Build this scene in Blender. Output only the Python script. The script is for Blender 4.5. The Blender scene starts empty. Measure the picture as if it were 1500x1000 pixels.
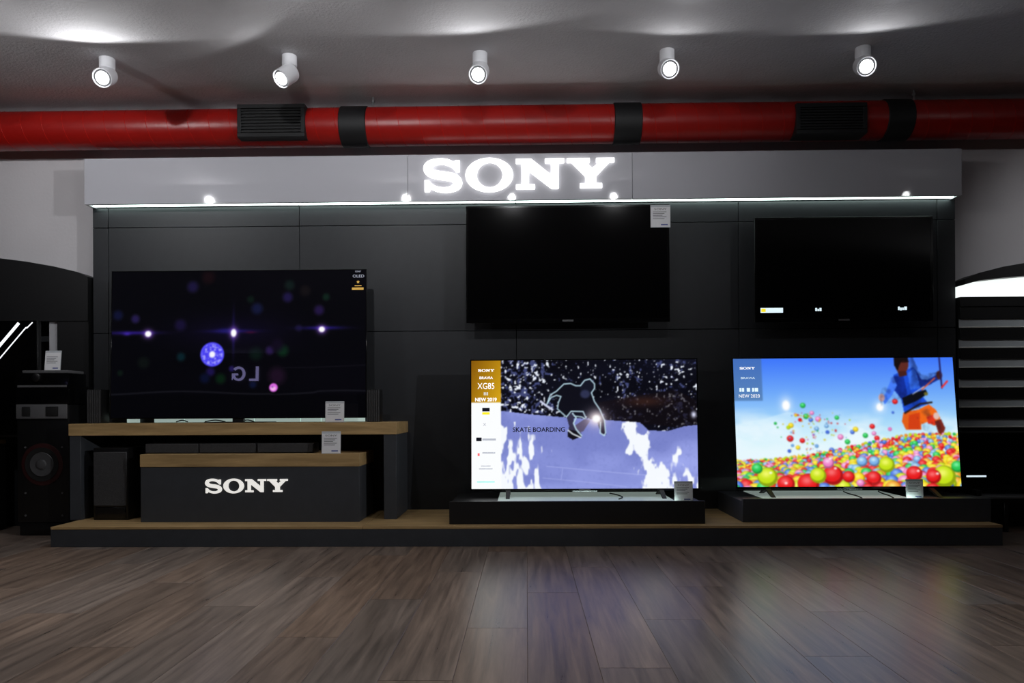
import bpy, bmesh, math, random
import numpy as np
from mathutils import Vector, Matrix

random.seed(7)
rng = np.random.default_rng(11)
S = bpy.context.scene
COL = S.collection

# ------------------------------------------------------------------ camera, world, exposure
F = 1100.0                      # focal length in pixels of the 1500 px wide frame
CAMZ = 0.655
YAW, ROLL = math.radians(1.09), math.radians(-0.3)
ROT = Matrix.Rotation(YAW, 3, 'Z') @ Matrix.Rotation(math.pi / 2, 3, 'X') @ Matrix.Rotation(ROLL, 3, 'Z')
cd = bpy.data.cameras.new('camera')
cd.sensor_width = 36.0
cd.lens = F / 1500 * 36
cd.shift_y = 100 / 1500.0       # the lens is level and shifted up
cd.clip_start = 0.05
cam = bpy.data.objects.new('camera', cd)
COL.objects.link(cam)
cam.matrix_world = Matrix.Translation((0, 0, CAMZ)) @ ROT.to_4x4()
S.camera = cam
w = bpy.data.worlds.new('world')
S.world = w
w.use_nodes = True
w.node_tree.nodes['Background'].inputs[0].default_value = (0.5, 0.52, 0.6, 1)
w.node_tree.nodes['Background'].inputs[1].default_value = 0.02
S.view_settings.view_transform = 'Standard'
S.view_settings.look = 'None'
S.view_settings.gamma = 1.0
S.view_settings.exposure = 0.0
S.view_settings.use_curve_mapping = False

# lamp strengths (the lamps themselves are built with their fixtures)
ROW_A = 50.0       # the five spotlights over the display
ROW_A_WIDE = 3.2
ROW_B = 24.0      # the row nearer the viewer, aimed at the header
ROW_B_FILL = 12.0  # extra wide fill added to lift the ceiling
KEY = 700.0       # lamp far to the right, aimed at the left end of the display

# ------------------------------------------------------------------ measuring helpers
def ray(px, py):
    return ROT @ Vector(((px - 750) / F, (600 - py) / F, -1))
def P(px, py, Y):
    d = ray(px, py)
    return Vector((0, 0, CAMZ)) + d * (Y / d.y)
def PX(px, Y, py=600):
    return P(px, py, Y).x
def PZ(py, Y, px=750):
    return P(px, py, Y).z

Y_WALL, Y_PANEL, Y_HEAD, Y_PLAT = 4.30, 4.21, 4.13, 3.60
Z_CEIL = 2.395
Z_PLAT = 0.098

# ------------------------------------------------------------------ materials
def lin(r, g, b):
    f = lambda c: (c / 255 / 12.92) if c / 255 <= 0.04045 else ((c / 255 + 0.055) / 1.055) ** 2.4
    return (f(r), f(g), f(b), 1)
def material(name, col, rough=0.5, metal=0.0, vary=0.12, scale=12.0, bump=0.0, bscale=60.0, spec=0.5, stretch=(1, 1, 1), coat=0.0):
    m = bpy.data.materials.new(name)
    m.use_nodes = True
    nt = m.node_tree
    b = nt.nodes['Principled BSDF']
    b.inputs['Roughness'].default_value = rough
    b.inputs['Metallic'].default_value = metal
    b.inputs['Specular IOR Level'].default_value = spec
    b.inputs['Coat Weight'].default_value = coat
    b.inputs['Coat Roughness'].default_value = 0.05
    tc = nt.nodes.new('ShaderNodeTexCoord')
    mp = nt.nodes.new('ShaderNodeMapping')
    mp.inputs['Scale'].default_value = stretch
    nt.links.new(tc.outputs['Object'], mp.inputs[0])
    n = nt.nodes.new('ShaderNodeTexNoise')
    n.inputs['Scale'].default_value = scale
    n.inputs['Detail'].default_value = 5
    nt.links.new(mp.outputs[0], n.inputs['Vector'])
    r = nt.nodes.new('ShaderNodeValToRGB')
    c = Vector(col[:3])
    r.color_ramp.elements[0].position = 0.3
    r.color_ramp.elements[1].position = 0.7
    r.color_ramp.elements[0].color = (*(c * (1 - vary)), 1)
    r.color_ramp.elements[1].color = (*(c * (1 + vary)), 1)
    nt.links.new(n.outputs['Fac'], r.inputs[0])
    nt.links.new(r.outputs[0], b.inputs['Base Color'])
    if bump:
        n2 = nt.nodes.new('ShaderNodeTexNoise')
        n2.inputs['Scale'].default_value = bscale
        n2.inputs['Detail'].default_value = 4
        nt.links.new(mp.outputs[0], n2.inputs['Vector'])
        bp = nt.nodes.new('ShaderNodeBump')
        bp.inputs['Strength'].default_value = bump
        bp.inputs['Distance'].default_value = 0.01
        nt.links.new(n2.outputs['Fac'], bp.inputs['Height'])
        nt.links.new(bp.outputs[0], b.inputs['Normal'])
    return m
def emitter(name, col, strength, rough=0.3):
    m = material(name, (col[0] * .8, col[1] * .8, col[2] * .8), rough, vary=0.02)
    b = m.node_tree.nodes['Principled BSDF']
    b.inputs['Emission Color'].default_value = (*col[:3], 1)
    b.inputs['Emission Strength'].default_value = strength
    return m
def wood(name, dark, light, along='X', rough=0.5, spec=0.5, rand=False, bump=0.15):
    """grain stretched along one axis; boards with rand=True get their own shade"""
    m = bpy.data.materials.new(name)
    m.use_nodes = True
    nt = m.node_tree
    L = nt.links.new
    b = nt.nodes['Principled BSDF']
    b.inputs['Specular IOR Level'].default_value = spec
    tc = nt.nodes.new('ShaderNodeTexCoord')
    mp = nt.nodes.new('ShaderNodeMapping')
    mp.inputs['Scale'].default_value = (1.3, 14, 14) if along == 'X' else (15, 0.9, 15)
    oi = nt.nodes.new('ShaderNodeObjectInfo')
    add = nt.nodes.new('ShaderNodeVectorMath')
    add.operation = 'ADD'
    sc = nt.nodes.new('ShaderNodeVectorMath')
    sc.operation = 'SCALE'
    sc.inputs['Scale'].default_value = 37.0
    cmb = nt.nodes.new('ShaderNodeCombineXYZ')
    for i in range(3):
        L(oi.outputs['Random'], cmb.inputs[i])
    L(cmb.outputs[0], sc.inputs[0])
    L(tc.outputs['Object'], add.inputs[0])
    L(sc.outputs[0], add.inputs[1])
    L(add.outputs[0], mp.inputs[0])
    n = nt.nodes.new('ShaderNodeTexNoise')
    n.inputs['Scale'].default_value = 2.6
    n.inputs['Detail'].default_value = 8
    n.inputs['Roughness'].default_value = 0.62
    n.inputs['Distortion'].default_value = 0.35
    L(mp.outputs[0], n.inputs['Vector'])
    r = nt.nodes.new('ShaderNodeValToRGB')
    r.color_ramp.elements[0].position = 0.25
    r.color_ramp.elements[1].position = 0.76
    r.color_ramp.elements[0].color = dark
    r.color_ramp.elements[1].color = light
    L(n.outputs['Fac'], r.inputs[0])
    out = r.outputs[0]
    if rand:
        hs = nt.nodes.new('ShaderNodeHueSaturation')
        mr = nt.nodes.new('ShaderNodeMapRange')
        mr.inputs['To Min'].default_value = 0.84
        mr.inputs['To Max'].default_value = 1.16
        L(oi.outputs['Random'], mr.inputs[0])
        L(mr.outputs[0], hs.inputs['Value'])
        m2 = nt.nodes.new('ShaderNodeMath')
        m2.operation = 'MULTIPLY'
        m2.inputs[1].default_value = 7.31
        m3 = nt.nodes.new('ShaderNodeMath')
        m3.operation = 'FRACT'
        L(oi.outputs['Random'], m2.inputs[0])
        L(m2.outputs[0], m3.inputs[0])
        mr2 = nt.nodes.new('ShaderNodeMapRange')
        mr2.inputs['To Min'].default_value = 0.75
        mr2.inputs['To Max'].default_value = 1.25
        L(m3.outputs[0], mr2.inputs[0])
        L(mr2.outputs[0], hs.inputs['Saturation'])
        L(out, hs.inputs['Color'])
        out = hs.outputs[0]
    L(out, b.inputs['Base Color'])
    mrr = nt.nodes.new('ShaderNodeMapRange')
    mrr.inputs['To Min'].default_value = rough - 0.07
    mrr.inputs['To Max'].default_value = rough + 0.1
    L(n.outputs['Fac'], mrr.inputs[0])
    L(mrr.outputs[0], b.inputs['Roughness'])
    bp = nt.nodes.new('ShaderNodeBump')
    bp.inputs['Strength'].default_value = bump
    bp.inputs['Distance'].default_value = 0.004
    L(n.outputs['Fac'], bp.inputs['Height'])
    L(bp.outputs[0], b.inputs['Normal'])
    return m

M = {}
M['ceiling'] = material('ceiling_paint', lin(200, 198, 200), 0.85, bump=0.35, bscale=90, vary=0.04, scale=5)
M['white_wall'] = material('wall_paint', lin(196, 193, 196), 0.8, bump=0.1, vary=0.03, scale=3)
M['dark_wall'] = material('dark_wall_paint', lin(44, 44, 48), 0.8, vary=0.05, scale=3)
M['charcoal'] = material('charcoal_laminate', lin(36, 38, 42), 0.5, vary=0.08, scale=20, bump=0.04, bscale=200)
M['charcoal_front'] = material('charcoal_board', lin(54, 57, 62), 0.55, vary=0.08, scale=20, bump=0.04, bscale=200)
M['black_board'] = material('black_board', lin(16, 16, 18), 0.5, vary=0.1)
M['black_gloss'] = material('black_gloss', lin(7, 7, 8), 0.12, vary=0.05)
M['black_satin'] = material('black_satin', lin(14, 14, 15), 0.38, vary=0.1, scale=30)
M['black_matte'] = material('black_matte', lin(10, 10, 11), 0.7, vary=0.1, scale=30)
M['grille_cloth'] = material('grille_cloth', lin(50, 50, 52), 0.85, vary=0.25, scale=160, bump=0.3, bscale=400)
M['grey_plastic'] = material('grey_plastic', lin(88, 88, 90), 0.45, vary=0.08)
M['header'] = material('glossy_light_grey', lin(186, 186, 193), 0.035, vary=0.015, scale=2, spec=0.5)
M['red_duct'] = material('red_duct_paint', lin(150, 17, 12), 0.35, vary=0.06, scale=10, bump=0.08, bscale=40)
M['red_seam'] = material('red_duct_seam', lin(180, 30, 24), 0.2, vary=0.05)
M['duct_black'] = material('black_duct_band', lin(9, 10, 13), 0.6, vary=0.08)
M['steel'] = material('galvanised_steel', lin(170, 172, 175), 0.3, 0.9, vary=0.08)
M['alu'] = material('aluminium', lin(190, 192, 195), 0.25, 1.0, vary=0.05)
M['lamp_white'] = material('white_lamp_enamel', lin(222, 222, 226), 0.35, vary=0.02)
M['oak'] = wood('oak_veneer', lin(138, 112, 74), lin(196, 164, 114), 'X', 0.5)
M['floor_base'] = wood('floor_boards', lin(50, 42, 38), lin(112, 98, 88), 'Y', 0.42)
M['plank'] = wood('floor_plank', lin(74, 63, 57), lin(152, 132, 118), 'Y', 0.29, rand=True, bump=0.12)
M['paper'] = material('white_card', lin(225, 225, 228), 0.6, vary=0.02)
M['acrylic'] = material('clear_acrylic_edge', lin(190, 195, 200), 0.12, vary=0.02)
M['ink'] = material('dark_ink', lin(45, 45, 50), 0.6, vary=0.02)
M['blue_ink'] = material('blue_ink', lin(50, 70, 150), 0.6, vary=0.02)
M['silver'] = material('silver_trim', lin(200, 202, 205), 0.25, 0.9, vary=0.03)
M['brown_edge'] = material('brown_edge', lin(110, 82, 48), 0.5, vary=0.1)

M['copper'] = material('woofer_cone', lin(70, 70, 72), 0.4, vary=0.1)
M['red_ring'] = material('dark_red_ring', lin(44, 8, 10), 0.5, vary=0.1)
M['letter'] = emitter('backlit_white_letter', (1, 0.99, 0.98), 1.9)
M['letter_small'] = emitter('small_lit_letter', (1, 0.98, 0.93), 0.62)
M['led'] = emitter('led_strip', (0.80, 1.0, 0.93), 7.0)
M['led_low'] = emitter('low_led_strip', (0.80, 1.0, 0.93), 12.0)
M['plinth_top'] = emitter('tray_added_glow', (0.82, 1.0, 0.92), 0.17)  # emission added so the tray looks lit by its strip
M['led_bench'] = emitter('bench_led_strip', (0.78, 1.0, 0.93), 0.34)
M['insert'] = material('grey_groove_insert', lin(170, 176, 180), 0.35, vary=0.05)
M['lip'] = material('pale_groove_lip', lin(235, 235, 228), 0.3, vary=0.05)
M['post'] = material('pale_grey_post', lin(170, 170, 174), 0.5, vary=0.03)
M['lens'] = emitter('lamp_lens', (0.97, 0.98, 1.0), 14.0)
M['lens_far'] = emitter('lamp_lens_far', (0.97, 0.98, 1.0), 25.0)
M['lightbox'] = emitter('white_lightbox', (0.93, 1.0, 0.97), 1.05)
M['rival_sign'] = emitter('lilac_sign', (0.50, 0.46, 0.95), 5.0)
M['stroke'] = emitter('screen_stroke', (0.92, 0.95, 1.0), 1.2)
M['txt_white'] = emitter('screen_text_white', (1, 1, 1), 1.0)
M['txt_dim'] = emitter('screen_text_dim', (0.28, 0.30, 0.36), 1.0)
M['txt_gold'] = emitter('screen_text_gold', (0.42, 0.25, 0.05), 1.0)
M['txt_pale'] = emitter('screen_text_pale', (0.72, 0.88, 0.95), 1.0)
M['txt_black'] = emitter('screen_text_black', (0.006, 0.006, 0.012), 1.0)
M['txt_grey'] = emitter('screen_text_grey', (0.42, 0.44, 0.5), 1.0)
M['txt_teal'] = emitter('screen_text_teal', (0.36, 0.80, 0.74), 1.0)
M['txt_yellow'] = emitter('screen_text_yellow', (0.9, 0.72, 0.02), 1.0)
M['txt_red'] = emitter('screen_text_red', (0.85, 0.12, 0.14), 1.0)

def screen_material():
    m = bpy.data.materials.new('lit_screen')
    m.use_nodes = True
    nt = m.node_tree
    b = nt.nodes['Principled BSDF']
    b.inputs['Base Color'].default_value = (0.003, 0.003, 0.004, 1)
    b.inputs['Roughness'].default_value = 0.012
    b.inputs['Emission Strength'].default_value = 1.0
    a = nt.nodes.new('ShaderNodeAttribute')
    a.attribute_name = 'picture'
    nt.links.new(a.outputs['Color'], b.inputs['Emission Color'])
    return m
M['screen'] = screen_material()
M['dead_screen'] = material('dark_screen', lin(5, 5, 6), 0.1, vary=0.03, spec=0.35)

# ------------------------------------------------------------------ object helpers
ACC = {}
def props(o, label=None, cat=None, group=None, kind=None):
    if label: o['label'] = label
    if cat: o['category'] = cat
    if group: o['group'] = group
    if kind: o['kind'] = kind
    return o
def thing(name, label, cat, loc, rot=None, group=None):
    """an Empty at the thing's base. Unturned things take world coordinates for their parts, turned ones their own."""
    o = bpy.data.objects.new(name, None)
    o.empty_display_size = 0.05
    COL.objects.link(o)
    o.location = loc
    if rot is not None:
        o.rotation_euler = rot
        ACC[o] = Vector((0, 0, 0))
    else:
        ACC[o] = Vector(loc)
    return props(o, label, cat, group)
def finish(bm, name, mat, parent=None, smooth=False, recalc=True):
    if recalc:
        bmesh.ops.recalc_face_normals(bm, faces=bm.faces)
    lo = Vector([min(v.co[i] for v in bm.verts) for i in range(3)])
    hi = Vector([max(v.co[i] for v in bm.verts) for i in range(3)])
    c = (lo + hi) / 2
    bmesh.ops.translate(bm, verts=bm.verts, vec=-c)
    me = bpy.data.meshes.new(name)
    bm.to_mesh(me)
    bm.free()
    me.materials.append(mat)
    if smooth:
        for p in me.polygons:
            p.use_smooth = True
        me.set_sharp_from_angle(angle=math.radians(40))
    o = bpy.data.objects.new(name, me)
    COL.objects.link(o)
    ACC[o] = c
    if parent is not None:
        o.parent = parent
        o.location = c - ACC[parent]
    else:
        o.location = c
    return o
def bm_box(bm, x0, x1, y0, y1, z0, z1):
    vs = [bm.verts.new((x, y, z)) for z in (z0, z1) for y in (y0, y1) for x in (x0, x1)]
    for f in ((0, 2, 3, 1), (4, 5, 7, 6), (0, 1, 5, 4), (2, 6, 7, 3), (0, 4, 6, 2), (1, 3, 7, 5)):
        bm.faces.new([vs[i] for i in f])
    return vs
def box(name, x0, x1, y0, y1, z0, z1, mat, parent=None, bevel=0.0, seg=2):
    bm = bmesh.new()
    bm_box(bm, min(x0, x1), max(x0, x1), min(y0, y1), max(y0, y1), min(z0, z1), max(z0, z1))
    if bevel:
        bmesh.ops.bevel(bm, geom=list(bm.edges), offset=bevel, segments=seg, affect='EDGES', profile=0.6)
    return finish(bm, name, mat, parent, smooth=bevel > 0)
def bm_lathe(bm, prof, base, axis, seg=28):
    """prof: [(radius, distance along the axis)], closed at both ends"""
    axis = Vector(axis).normalized()
    base = Vector(base)
    q = axis.to_track_quat('Z', 'Y').to_matrix()
    rings = []
    for r, t in prof:
        ring = []
        for k in range(seg):
            a = 2 * math.pi * k / seg
            ring.append(bm.verts.new(base + axis * t + q @ Vector((r * math.cos(a), r * math.sin(a), 0))))
        rings.append(ring)
    for a, b in zip(rings, rings[1:]):
        for k in range(seg):
            bm.faces.new((a[k], a[(k + 1) % seg], b[(k + 1) % seg], b[k]))
    bm.faces.new(rings[0][::-1])
    bm.faces.new(rings[-1])
def lathe(name, prof, base, axis, mat, parent=None, seg=28):
    bm = bmesh.new()
    bm_lathe(bm, prof, base, axis, seg)
    return finish(bm, name, mat, parent, smooth=True)
def tube(name, pts, r, mat, parent=None, seg=8):
    bm = bmesh.new()
    pts = [Vector(p) for p in pts]
    rings = []
    for i, p in enumerate(pts):
        d = (pts[min(i + 1, len(pts) - 1)] - pts[max(i - 1, 0)]).normalized()
        q = d.to_track_quat('Z', 'Y').to_matrix()
        rings.append([bm.verts.new(p + q @ Vector((r * math.cos(2 * math.pi * k / seg), r * math.sin(2 * math.pi * k / seg), 0))) for k in range(seg)])
    for a, b in zip(rings, rings[1:]):
        for k in range(seg):
            bm.faces.new((a[k], a[(k + 1) % seg], b[(k + 1) % seg], b[k]))
    bm.faces.new(rings[0][::-1])
    bm.faces.new(rings[-1])
    return finish(bm, name, mat, parent, smooth=True)
def prism(name, pts, y0, y1, mat, parent=None):
    """outline in x,z extruded along y"""
    bm = bmesh.new()
    a = [bm.verts.new((x, y0, z)) for x, z in pts]
    b = [bm.verts.new((x, y1, z)) for x, z in pts]
    n = len(pts)
    fa = bm.faces.new(a)
    fb = bm.faces.new(b[::-1])
    bm.normal_update()
    for k in range(n):
        bm.faces.new((a[k], b[k], b[(k + 1) % n], a[(k + 1) % n]))
    bmesh.ops.triangulate(bm, faces=[fa, fb])
    return finish(bm, name, mat, parent)
def ring_prism(name, outer, inner, y0, y1, mat, parent=None):
    bm = bmesh.new()
    n = len(outer)
    V = lambda pts, y: [bm.verts.new((x, y, z)) for x, z in pts]
    oa, ob, ia, ib = V(outer, y0), V(outer, y1), V(inner, y0), V(inner, y1)
    for k in range(n):
        j = (k + 1) % n
        bm.faces.new((oa[k], oa[j], ia[j], ia[k]))
        bm.faces.new((ob[k], ib[k], ib[j], ob[j]))
        bm.faces.new((oa[k], ob[k], ob[j], oa[j]))
        bm.faces.new((ia[k], ia[j], ib[j], ib[k]))
    return finish(bm, name, mat, parent)
def text(name, body, cx, cz, y, height, mat, parent, width=None, bold=0.0):
    """flat lettering facing the viewer, centred on cx,cz"""
    cu = bpy.data.curves.new(name, 'FONT')
    cu.body = body
    cu.align_x = 'CENTER'
    cu.resolution_u = 3
    cu.offset = bold
    t = bpy.data.objects.new(name, cu)
    COL.objects.link(t)
    dg = bpy.context.evaluated_depsgraph_get()
    me = bpy.data.meshes.new_from_object(t.evaluated_get(dg))
    bpy.data.objects.remove(t)
    bpy.data.curves.remove(cu)
    bm = bmesh.new()
    bm.from_mesh(me)
    bpy.data.meshes.remove(me)
    xs = [v.co.x for v in bm.verts]
    ys = [v.co.y for v in bm.verts]
    x0, x1, z0, z1 = min(xs), max(xs), min(ys), max(ys)
    s = height / (z1 - z0)
    sx = s if width is None else width / (x1 - x0)
    for v in bm.verts:
        v.co = Vector((cx + (v.co.x - (x0 + x1) / 2) * sx, y, cz + (v.co.y - (z0 + z1) / 2) * s))
    return finish(bm, name, mat, parent, recalc=False)

# slab-serif capitals of the two signs, drawn on a 330 x 100 pixel grid enlarged 4.545 times
def catmull(pts, n=5):
    out = []
    for i in range(len(pts) - 1):
        p0, p1, p2, p3 = pts[max(i - 1, 0)], pts[i], pts[i + 1], pts[min(i + 2, len(pts) - 1)]
        for k in range(n):
            t = k / n
            out.append(tuple(0.5 * (2 * b + (c - a) * t + (2 * a - 5 * b + 4 * c - d) * t * t + (3 * b - a - 3 * c + d) * t ** 3)
                             for a, b, c, d in zip(p0, p1, p2, p3)))
    out.append(pts[-1])
    return out
S_OUT = ([(345, 110), (345, 185), (320, 185)] +
         catmull([(318, 182), (295, 157), (255, 139), (212, 134), (176, 142), (160, 157), (174, 171), (212, 180), (272, 188), (322, 203), (352, 230), (361, 262), (348, 293), (315, 313), (268, 323), (225, 322), (185, 312), (150, 295)]) +
         [(143, 318), (112, 318), (112, 240), (138, 240)] +
         catmull([(142, 244), (166, 269), (203, 285), (248, 289), (286, 280), (303, 263), (290, 249), (250, 241), (190, 232), (138, 214), (111, 188), (104, 158), (120, 124), (160, 103), (215, 96), (265, 102), (305, 118)]) +
         [(318, 110)])
N_OUT = [(720, 105), (820, 105), (953, 213), (953, 133), (913, 133), (913, 105), (1040, 105), (1040, 133), (1002, 133), (1002, 304), (955, 304), (805, 185), (805, 275), (845, 275), (845, 305), (720, 305), (720, 275), (757, 275), (757, 135), (720, 135)]
Y_OUT = [(1058, 105), (1208, 105), (1208, 133), (1187, 133), (1224, 172), (1272, 133), (1252, 133), (1252, 105), (1372, 105), (1372, 133), (1340, 133), (1250, 225), (1250, 272), (1290, 272), (1290, 302), (1145, 302), (1145, 272), (1180, 272), (1180, 225), (1088, 133), (1058, 133)]
def sign_letters(parent, x0, x1, zc, y0, y1, mat, lo=None):
    s = (x1 - x0) / (1372 - 104)
    T = lambda p: (x0 + (p[0] - 104) * s, zc - (p[1] - 209) * s)
    prism('letter', [T(p) for p in S_OUT], y0, y1, mat, parent)
    ang = [2 * math.pi * k / 48 for k in range(48)]
    ring_prism('letter', [T((542 + 158 * math.cos(a), 209 + 113 * math.sin(a))) for a in ang],
               [T((545 + 86 * math.cos(a), 209 + 83 * math.sin(a))) for a in ang], y0, y1, mat, parent)
    prism('letter', [T(p) for p in N_OUT], y0, y1, mat, parent)
    prism('letter', [T(p) for p in Y_OUT], y0, y1, mat, parent)

# ------------------------------------------------------------------ room shell
XL, XR, YB = -6.4, 6.4, -5.6
def struct(o):
    o['kind'] = 'structure'
    return o
floor = struct(box('floor', XL, XR, YB, Y_WALL + 0.1, -0.08, -0.004, M['floor_base']))
struct(box('ceiling', XL, XR, YB, Y_WALL + 0.1, Z_CEIL, Z_CEIL + 0.08, M['ceiling']))
struct(box('wall_back', XL, XR, Y_WALL, Y_WALL + 0.1, -0.08, Z_CEIL, M['white_wall']))
struct(box('wall_left', XL - 0.1, XL, YB, Y_WALL + 0.1, -0.08, Z_CEIL + 0.08, M['dark_wall']))
struct(box('wall_right', XR, XR + 0.1, YB, Y_WALL + 0.1, -0.08, Z_CEIL + 0.08, M['dark_wall']))
struct(box('wall_front', XL, XR, YB - 0.1, YB, -0.08, Z_CEIL + 0.08, M['dark_wall']))

# floor planks, laid towards the display wall
PW, PL = 0.182, 1.22
bm = bmesh.new()
bm_box(bm, -PW / 2 + 0.0003, PW / 2 - 0.0003, -PL / 2 + 0.0003, PL / 2 - 0.0003, -0.008, 0.0)
top_edges = [e for e in bm.edges if all(abs(v.co.z) < 1e-6 for v in e.verts)]
bmesh.ops.bevel(bm, geom=top_edges, offset=0.0008, segments=1, affect='EDGES')
bmesh.ops.recalc_face_normals(bm, faces=bm.faces)
plank_mesh = bpy.data.meshes.new('plank')
bm.to_mesh(plank_mesh)
bm.free()
plank_mesh.materials.append(M['plank'])
col = 0
x = -3.64 + PW / 2
while x < 3.7:
    off = (col * 0.437) % PL
    y = 0.05 + off - PL
    while y < Y_WALL - 0.02:
        if y + PL > 0.55:
            o = bpy.data.objects.new('plank', plank_mesh)
            COL.objects.link(o)
            o.parent = floor
            yc = y + PL / 2
            sy = 1.0
            if y + PL > Y_WALL - 0.005:        # cut the last board at the wall
                sy = (Y_WALL - 0.005 - y) / PL
                yc = y + PL * sy / 2
            o.scale = (1, sy, 1)
            o.location = Vector((x, yc, 0.0)) - ACC[floor]
        y += PL
    x += PW
    col += 1

# ------------------------------------------------------------------ display wall: charcoal boards
x0, x1 = PX(137, Y_PANEL), PX(1401, Y_PANEL)
z1h = PZ(293, Y_HEAD)
pan = thing('display_wall', 'charcoal display wall of flush boards behind the televisions', 'display wall', ((x0 + x1) / 2, Y_WALL, 0))
seams = [x0] + [PX(p, Y_PANEL) for p in (160, 440, 757, 1083, 1374)] + [x1]
zs = [0.0, PZ(484, Y_PANEL), PZ(328, Y_PANEL), z1h + 0.001]
g = 0.0016
box('backing', x0 + 0.004, x1 - 0.004, Y_PANEL + 0.02, Y_WALL - 0.001, 0.003, zs[-1] - 0.004, M['black_matte'], pan)
for a, b in zip(seams, seams[1:]):
    for c, d in zip(zs, zs[1:]):
        box('board', a + g, b - g, Y_PANEL, Y_PANEL + 0.022, c + g, d - g, M['charcoal'], pan, 0.001, 1)

# header with the lit name, and its light strip underneath
hx0, hx1 = PX(125, Y_HEAD), PX(1411, Y_HEAD)
hz0, hz1 = PZ(293, Y_HEAD), PZ(225, Y_HEAD)
head = thing('sign_header', 'long glossy pale grey header board with big glowing white letters', 'sign', ((hx0 + hx1) / 2, Y_PANEL, hz0))
hs = [hx0, PX(599, Y_HEAD), PX(928, Y_HEAD), hx1]
for a, b in zip(hs, hs[1:]):
    box('fascia_board', a + 0.0008, b - 0.0008, Y_HEAD, Y_HEAD + 0.018, hz0, hz1, M['header'], head, 0.001, 1)
box('header_box', hx0 + 0.002, hx1 - 0.002, Y_HEAD + 0.019, Y_WALL - 0.001, hz1 - 0.018, hz1 - 0.001, M['header'], head)
for a, b in ((hx0, hx0 + 0.018), (hx1 - 0.018, hx1)):
    box('end_board', a, b, Y_HEAD + 0.019, Y_WALL - 0.001, hz0, hz1 - 0.0185, M['header'], head)
box('soffit', hx0 + 0.019, hx1 - 0.019, Y_HEAD + 0.019, Y_WALL - 0.001, hz0 + 0.011, hz0 + 0.02, M['header'], head)
led_x = [x0 + 0.02] + [PX(p, Y_PANEL) for p in (160, 440, 757, 1083, 1374)] + [x1 - 0.02]
for a, b in zip(led_x, led_x[1:]):
    if b - a > 0.03:
        box('light_strip', a + 0.003, b - 0.003, Y_PANEL - 0.03, Y_PANEL - 0.012, hz0 + 0.004, hz0 + 0.010, M['led'], head)
sign_letters(head, PX(622.5, Y_HEAD), PX(901.5, Y_HEAD), PZ(256.5, Y_HEAD, 760), Y_HEAD - 0.014, Y_HEAD - 0.0005, M['letter'])

# ------------------------------------------------------------------ red duct with bands and grilles
DY, DR = 4.16, 0.104
DZ = PZ(183.5, DY)
duct = thing('air_duct', 'red spiral air duct running along the top of the wall', 'air duct', (0, DY, DZ - DR))
bands = [(497, 537), (903, 944), (1305, 1345)]
bx = [(PX(a, DY - DR), PX(b, DY - DR)) for a, b in bands]
edges = [-4.2] + [v for p in bx for v in p] + [4.2]
for i in range(0, len(edges), 2):
    a, b = edges[i], edges[i + 1]
    lathe('duct_section', [(DR, 0), (DR, b - a)], (a, DY, DZ), (1, 0, 0), M['red_duct'], duct, 48)
    # spiral lock seam of this section
    pts = []
    pitch = 0.115
    n = int((b - a - 0.01) / pitch * 20)
    for k in range(n + 1):
        t = k / 20 * 2 * math.pi
        pts.append((a + 0.005 + k / 20 * pitch, DY + math.cos(t) * (DR + 0.0003), DZ + math.sin(t) * (DR + 0.0003)))
    tube('spiral_seam', pts, 0.0018, M['red_seam'], duct, 5)
for a, b in bx:
    e = 0.004
    lathe('band', [(DR + 0.001, 0), (DR + 0.006, e), (DR + 0.006, b - a - e), (DR + 0.001, b - a)], (a, DY, DZ), (1, 0, 0), M['duct_black'], duct, 48)
for (a, b, c, d) in ((347, 446, 152, 200), (1167, 1271, 150, 195)):
    yg = DY - DR - 0.014
    cx = (a + b) / 2
    gx0, gx1, gz0, gz1 = PX(a, yg, 175), PX(b, yg, 175), PZ(d, yg, cx), PZ(c, yg, cx)
    gr = box('air_grille', gx0, gx1, yg + 0.012, yg + 0.11, gz0, gz1, M['black_matte'], duct)
    fr = 0.022
    box('grille_frame', gx0, gx1, yg, yg + 0.013, gz0, gz0 + fr, M['duct_black'], gr, 0.002, 1)
    box('grille_frame', gx0, gx1, yg, yg + 0.013, gz1 - fr, gz1, M['duct_black'], gr, 0.002, 1)
    box('grille_frame', gx0, gx0 + fr, yg, yg + 0.013, gz0 + fr, gz1 - fr, M['duct_black'], gr, 0.002, 1)
    box('grille_frame', gx1 - fr, gx1, yg, yg + 0.013, gz0 + fr, gz1 - fr, M['duct_black'], gr, 0.002, 1)
    n = 8
    for k in range(n):
        z = gz0 + fr + (k + 0.5) * (gz1 - gz0 - 2 * fr) / n
        box('slat', gx0 + fr, gx1 - fr, yg + 0.002, yg + 0.012, z - 0.0035, z + 0.0035, M['duct_black'], gr)
for p in (549, 1341):
    X = PX(p, DY)
    tube('hanger_rod', [(X, DY, DZ + DR), (X, DY, Z_CEIL)], 0.005, M['steel'], duct)
    lathe('hanger_nut', [(0.010, 0), (0.010, 0.012)], (X, DY, Z_CEIL - 0.03), (0, 0, 1), M['steel'], duct, 6)

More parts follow.
